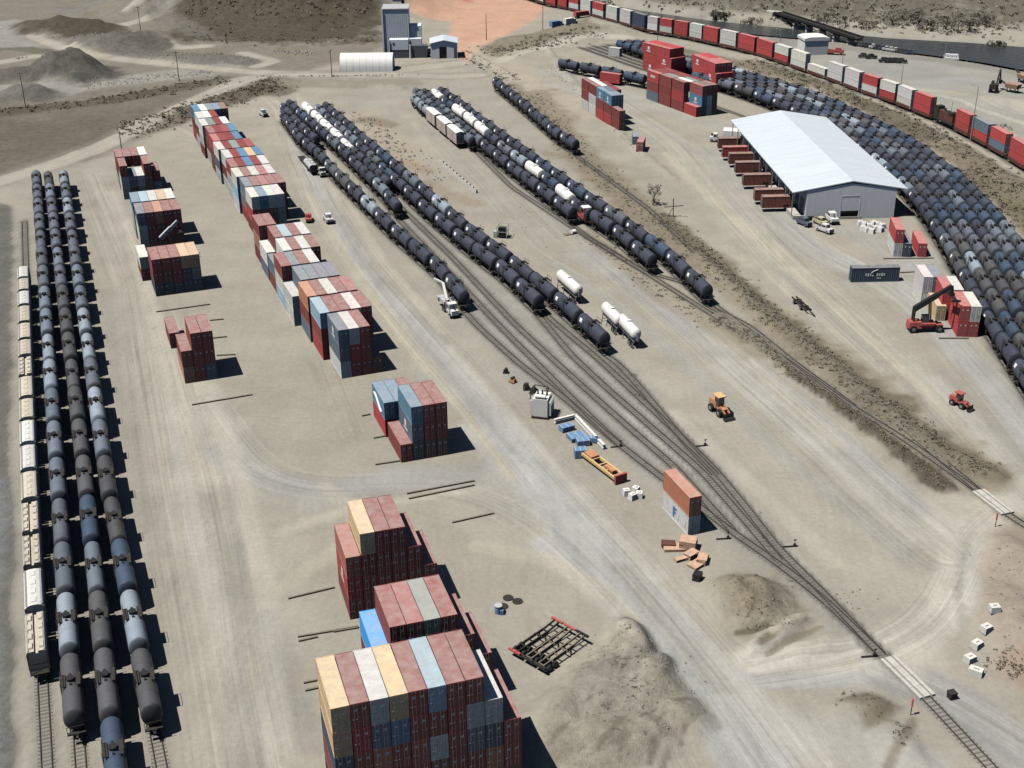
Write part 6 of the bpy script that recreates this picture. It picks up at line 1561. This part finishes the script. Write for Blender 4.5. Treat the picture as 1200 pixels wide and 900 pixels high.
# ---- timbers lying on the ground
tim = [((225, 475), (296, 463)), ((183, 366), (246, 357)), ((246, 376), (262, 374.5)), ((247, 397), (266, 395)), ((254, 417), (276, 416)), ((477, 579), (556, 564)), ((479, 585), (556, 569)), ((530, 613), (579, 602)),
       ((338, 702), (392, 689)), ((349, 747), (420, 735)), ((350, 752), (372, 747)), ((391, 741), (420, 736)), ((356, 801), (376, 797)), ((358, 810), (376, 806)), ((440, 545), (500, 536)), ((1035, 303.5), (1094, 303)), ((1100, 397), (1135, 397)), ((424, 488), (434, 486)), ((438, 514), (455, 511)), ((1055, 320), (1090, 318))]
nmz = ['near left tan block', 'left of near red block']
for i, (q0, q1) in enumerate(tim):
    a, b = G(*q0), G(*q1)
    mb = MB().bar((0, 0, .14), b - a + Vector((0, 0, .14)), .3, .26, 0)
    where = 'left yard' if q0[1] < 480 and q0[0] < 400 else ('yard right of the warehouse' if q0[0] > 1000 else ('lane beside the nearest blocks' if q0[1] > 660 else 'middle of the yard'))
    k = sum(1 for (r0, r1) in tim[:i] if (r0[1] < 480 and r0[0] < 400, r0[0] > 1000, r0[1] > 660) == (q0[1] < 480 and q0[0] < 400, q0[0] > 1000, q0[1] > 660))
    thing('dunnage_timber', mb.mesh('dunnage_timber', [M['wood']]), f'grey timber lying on the ground, {ORD[k]} one in the {where}', 'timber', 'dunnage timbers', a)
# ---- crossings, switch stands, markers
for (q0, q1, lab) in (((1040, 772), (1087, 818), 'pale plank level crossing on the near track'), ((1146, 576), (1181, 603), 'pale plank level crossing on the far track at right')):
    a, b = G(*q0), G(*q1)
    L_ = (b - a).length
    mb = MB()
    for s in (-.98, 0, .98):
        for k in range(4): mb.box((s, -L_ / 2 + L_ * (k + .5) / 4, .21), (.5 if s else .95, L_ / 4 - .04, .3), 0)
    thing('crossing_panel', mb.mesh('crossing_panel', [M['concrete']]), lab, 'level crossing', None, (a + b) / 2, yaw2(a, b))
for i, (u, v, rz, lab) in enumerate(((723, 524, .2, 'switch stand by the first track split near the spreader frame'), (822, 523, .2, 'switch stand right of the middle track split'), (848, 632, .1, 'switch stand left of the tracks below the container pair'), (926, 641, .1, 'switch stand right of the tracks at the last split'), (1019, 770, .1, 'switch stand left of the near level crossing'))):
    p = G(u, v)
    mb = MB().box((0, 0, .12), (2.4, .22, .2), 0).box((.7, 0, .35), (.4, .3, .4), 0).bar((.7, 0, .5), (.7, 0, 1.2), .07, .07, 0)
    thing('switch_stand', mb.mesh('switch_stand', [M['black']]), lab, 'switch stand', 'switch stands', p, rz, parts=[('target', MB().box((.7, 0, 1.25), (.4, .05, .25), 0).mesh('target', [M['rust']]))])
for (u, v, lab) in ((1067, 838, 'pink topped crossing marker post by the near crossing'), (1166, 618, 'pink topped crossing marker post by the far crossing')):
    p = G(u, v)
    thing('marker_post', MB().bar((0, 0, 0), (0, 0, 1.6), .1, .1, 0).mesh('marker_post', [M['rust']]), lab, 'marker post', 'crossing markers', p, parts=[('marker_board', MB().box((0, 0, 2.1), (.16, .3, 1.3), 0).mesh('marker_board', [M['pink']]))])
# ---- poles
for i, (u, v, ht, lab) in enumerate(((30, 125, 13, 'wooden utility pole at the left edge before the gravel mound'), (210, 95, 12, 'wooden utility pole on the bank above the central line'), (165, 37, 12, 'wooden utility pole on the winding quarry road'), (389, 90, 11, 'wooden utility pole left of the fabric shelter'), (570, 48, 12, 'wooden utility pole on the red dirt right of the shed'), (636, 36, 11, 'wooden utility pole at the right edge of the red dirt'), (143, 178, 7, 'short wooden pole above the farthest left block'), (770, 60, 9, 'wooden pole behind the left red tower'))):
    p = G(u, v)
    mb = MB().cyl((0, 0, -.3), (0, 0, ht), .19, .12, 8, 0)
    thing('utility_pole', mb.mesh('utility_pole', [M['pole']]), lab, 'utility pole', 'wooden utility poles', (p.x, p.y, hz(p)), .4 * i, parts=[('crossarm', MB().box((0, 0, ht - .7), (2.6, .16, .18), 0).mesh('crossarm', [M['pole']]))])
for i, (u, v, ht, lab) in enumerate(((1053, 122, 14, 'grey lamp post behind the middle of the train'), (1137, 166, 18, 'tall grey lamp post right of the locomotive'), (986, 84, 9, 'grey lamp post behind the white part of the train'), (913, 66, 11, 'grey lamp post left of the riverside hall'), (1107, 66, 7, 'short grey lamp post left of the white trucks'))):
    p = G(u, v)
    thing('lamp_post', MB().cyl((0, 0, -.3), (0, 0, ht), .18, .1, 8, 0).mesh('lamp_post', [M['steel']]), lab, 'lamp post', 'lamp posts beyond the train', (p.x, p.y, hz(p)), -.8, parts=[('lamp_head', MB().bar((0, 0, ht), (-2.0, 0, ht + .3), .1, .1, 0).box((-2.2, 0, ht + .3), (.9, .35, .15), 0).mesh('lamp_head', [M['steel']]))])
# ---- plants
def leaf_cloud(mb, c, r, n, size, mat=0, flat=1.0):
    for _ in range(n):
        while True:
            v = Vector((random.uniform(-1, 1), random.uniform(-1, 1), random.uniform(-1, 1)))
            if .15 < v.length < 1: break
        p = Vector((c[0] + v.x * r, c[1] + v.y * r, c[2] + v.z * r * flat))
        a = Vector((random.uniform(-1, 1), random.uniform(-1, 1), random.uniform(-1, 1))).normalized() * size * random.uniform(.6, 1.3)
        b = a.cross(Vector((random.uniform(-1, 1), random.uniform(-1, 1), random.uniform(-1, 1)))).normalized() * size * random.uniform(.4, .9)
        mb.add([tuple(p - a - b), tuple(p + a - b), tuple(p + a * .7 + b), tuple(p - a * .8 + b)], [(0, 1, 2, 3)], mat)
def riverside_tree(u, v, ht, label):
    p = G(u, v); z = hz(p)
    t = MB()
    t.cyl((0, 0, -.4), (0, 0, ht * .5), .28, .16, 7, 0)
    cr_ = MB()
    for k in range(random.randint(4, 8)):
        a = k * 1.05 + random.random()
        q = Vector((math.cos(a) * ht * random.uniform(.2, .7), math.sin(a) * ht * .3, ht * random.uniform(.25, .6)))
        t.cyl((0, 0, ht * .3), tuple(q), .12, .05, 5, 0)
        leaf_cloud(cr_, q, ht * random.uniform(.18, .42), 80, .26, 0, random.uniform(.5, .9))
    thing('tree', t.mesh('tree', [M['bark']]), label, 'tree', 'trees on the river banks', (p.x, p.y, z), 0, parts=[('crown', cr_.mesh('crown', [M['leaf']]))])
sp_list = [(692, 8, 8), (703, 6, 7), (712, 9, 7), (730, 3, 7), (838, 21, 5), (849, 22, 5.5), (880, 26, 6), (965, 31, 9), (990, 34, 7), (1018, 35, 7), (1045, 34, 9), (1066, 33, 9), (1085, 38, 6), (1108, 38, 10), (1122, 40, 10), (1135, 39, 8), (1150, 36, 7), (1168, 52, 5)]
for i, (u, v, ht) in enumerate(sp_list):
    riverside_tree(u, v, ht, f'dark bare-looking tree on the far river bank, {ORD[i]} from left')
# leafless tree and fallen pole beside the dirt strip
p = G(766, 240)
t = MB(); cr_ = MB()
t.cyl((0, 0, -.2), (0, 0, 3.5), .2, .12, 7, 0)
for k in range(11):
    a = k * 2.4; h0 = 1.2 + k * .25
    q = Vector((math.cos(a) * 1.5, math.sin(a) * 1.1, h0 + 2.0))
    t.cyl((0, 0, h0), tuple(q), .07, .03, 5, 0)
    leaf_cloud(cr_, q, .7, 26, .16)
leaf_cloud(cr_, (.6, 0, .8), 1.4, 90, .2, 0, .6)
thing('tree', t.mesh('tree', [M['bark']]), 'thin half-leafless tree beside the right-hand dirt strip', 'tree', None, p, 0, parts=[('crown', cr_.mesh('crown', [M['scrub']]))])
p = G(789, 254)
thing('crossed_pole', MB().bar((0, 0, 0), (-.2, 0, 5.2), .26, .26, 0).bar((-2.6, .2, 2.6), (2.6, -.1, 3.4), .24, .24, 0).bar((-1.5, 0, 0), (-.2, 0, 2.6), .18, .18, 0).mesh('crossed_pole', [M['wood']]), 'weathered timber cross-shaped post beside the half-leafless tree', 'post', None, p, -.2)
def scatter(name, bands, mat, kind):
    mb = MB()
    for pts, w, n, size in bands:
        pw = P(pts)
        ls = [(b - a).length for a, b in zip(pw[:-1], pw[1:])]; tot = sum(ls)
        P_, Z_ = [], None
        for _ in range(n):
            t = random.uniform(0, tot); k = 0
            while k < len(ls) - 1 and t > ls[k]: t -= ls[k]; k += 1
            q = pw[k].lerp(pw[k + 1], min(1, t / max(ls[k], 1e-6)))
            d = (pw[k + 1] - pw[k]).normalized()
            q = q + Vector((d.y, -d.x, 0)) * random.gauss(0, w / 2.6)
            P_.append(q)
        hh = height(np.array([q.x for q in P_]), np.array([q.y for q in P_]))
        for q, z in zip(P_, hh):
            if z < -.3: continue
            s = size * random.uniform(.5, 1.5)
            if kind == 'scrub': leaf_cloud(mb, (q.x, q.y, z + s * .22), s, random.randint(8, 15), s * .3, 0, .42)
            else:
                vs = []
                for k in range(6):
                    a = k * math.pi / 3 + random.random() * .5
                    vs.append((q.x + math.cos(a) * s * random.uniform(.7, 1.1), q.y + math.sin(a) * s * random.uniform(.7, 1.1), z - .1))
                for k in range(6):
                    a = k * math.pi / 3 + random.random() * .5
                    vs.append((q.x + math.cos(a) * s * random.uniform(.35, .65), q.y + math.sin(a) * s * random.uniform(.35, .65), z + s * random.uniform(.5, .95)))
                mb.add(vs, [(k, (k + 1) % 6, 6 + (k + 1) % 6, 6 + k) for k in range(6)] + [(6, 7, 8, 9, 10, 11)], 0)
    o = structure(name, mb.mesh(name, [M[mat]]), 'stuff')
    return o
scatter('dry_scrub', [([(625, 110), (680, 180), (740, 235), (800, 285), (860, 335), (930, 395), (1000, 450), (1075, 515), (1160, 560)], 6, 900, .33), ([(770, 250), (830, 300), (900, 365), (970, 422), (1040, 478), (1110, 530), (1165, 556)], 4.5, 900, .38),
                      ([(840, 374), (890, 402), (930, 440), (975, 468), (1030, 508), (1070, 540), (1112, 575)], 2.2, 800, .27), ([(690, 275), (760, 335), (840, 385)], 4, 150, .35), ([(600, 100), (660, 170), (720, 225)], 4, 150, .45),
                      ([(0, 133), (60, 126), (130, 118), (200, 105), (270, 93)], 9, 260, .7), ([(140, 158), (200, 140), (250, 122), (300, 106), (328, 98)], 14, 520, .7), ([(880, 74), (960, 104), (1050, 138), (1110, 172), (1200, 230)], 9, 700, .62),
                      ([(1130, 200), (1200, 255), (1260, 300)], 9, 260, .6), ([(565, 62), (640, 52), (700, 40)], 14, 260, .7), ([(540, 62), (565, 78), (600, 95)], 5, 80, .6), ([(230, 44), (330, 48), (440, 46)], 14, 160, .7), ([(220, 20), (330, 15), (440, 20)], 50, 900, .9),
                      ([(760, 6), (900, 18), (1050, 30), (1200, 40)], 26, 700, 1.0), ([(1000, 0), (1200, 10), (1300, 10)], 60, 900, 1.2), ([(985, 45), (1060, 59), (1150, 72), (1230, 86)], 5, 160, .7), ([(870, 690), (900, 730), (880, 745)], 5, 60, .22), ([(730, 780), (760, 830), (700, 860)], 7, 70, .2),
                      ([(985, 818), (1040, 835)], 3, 40, .22), ([(1160, 770), (1200, 790)], 3, 60, .3), ([(1060, 850), (1050, 880)], 2, 30, .25), ([(880, 600), (900, 640), (930, 690)], 1.5, 40, .2), ([(730, 430), (760, 470)], 2, 24, .3), ([(400, 125), (470, 175), (520, 215)], 7, 90, .4)], 'scrub', 'scrub')
scatter('rubble', [([(425, 140), (450, 160), (480, 190)], 6, 70, .5), ([(700, 790), (745, 750), (780, 800), (740, 850)], 7, 110, .17), ([(870, 700), (900, 735), (930, 740)], 5, 60, .16), ([(100, 100), (180, 92), (250, 84)], 11, 200, .34), ([(55, 42), (85, 47), (130, 52)], 5, 40, .5),
                   ([(150, 60), (220, 68), (300, 74)], 10, 220, .36), ([(320, 60), (345, 62), (370, 64)], 5, 60, .5), ([(300, 90), (400, 89), (490, 88)], 1.2, 70, .45), ([(20, 68), (60, 66), (95, 66)], 3, 16, .8), ([(1130, 150), (1170, 148), (1190, 150)], 4, 24, .8), ([(640, 80), (680, 112), (715, 145), (760, 190)], 2, 90, .3),
                   ([(960, 4), (1100, 12), (1200, 20)], 40, 160, .8), ([(1010, 42), (1080, 44), (1150, 50)], 3, 120, .6), ([(985, 690), (1010, 720)], 4, 24, .18), ([(560, 190), (600, 240), (680, 290)], 8, 30, .2), ([(1180, 640), (1190, 700), (1190, 770)], 5, 60, .2)], 'rock', 'rock')
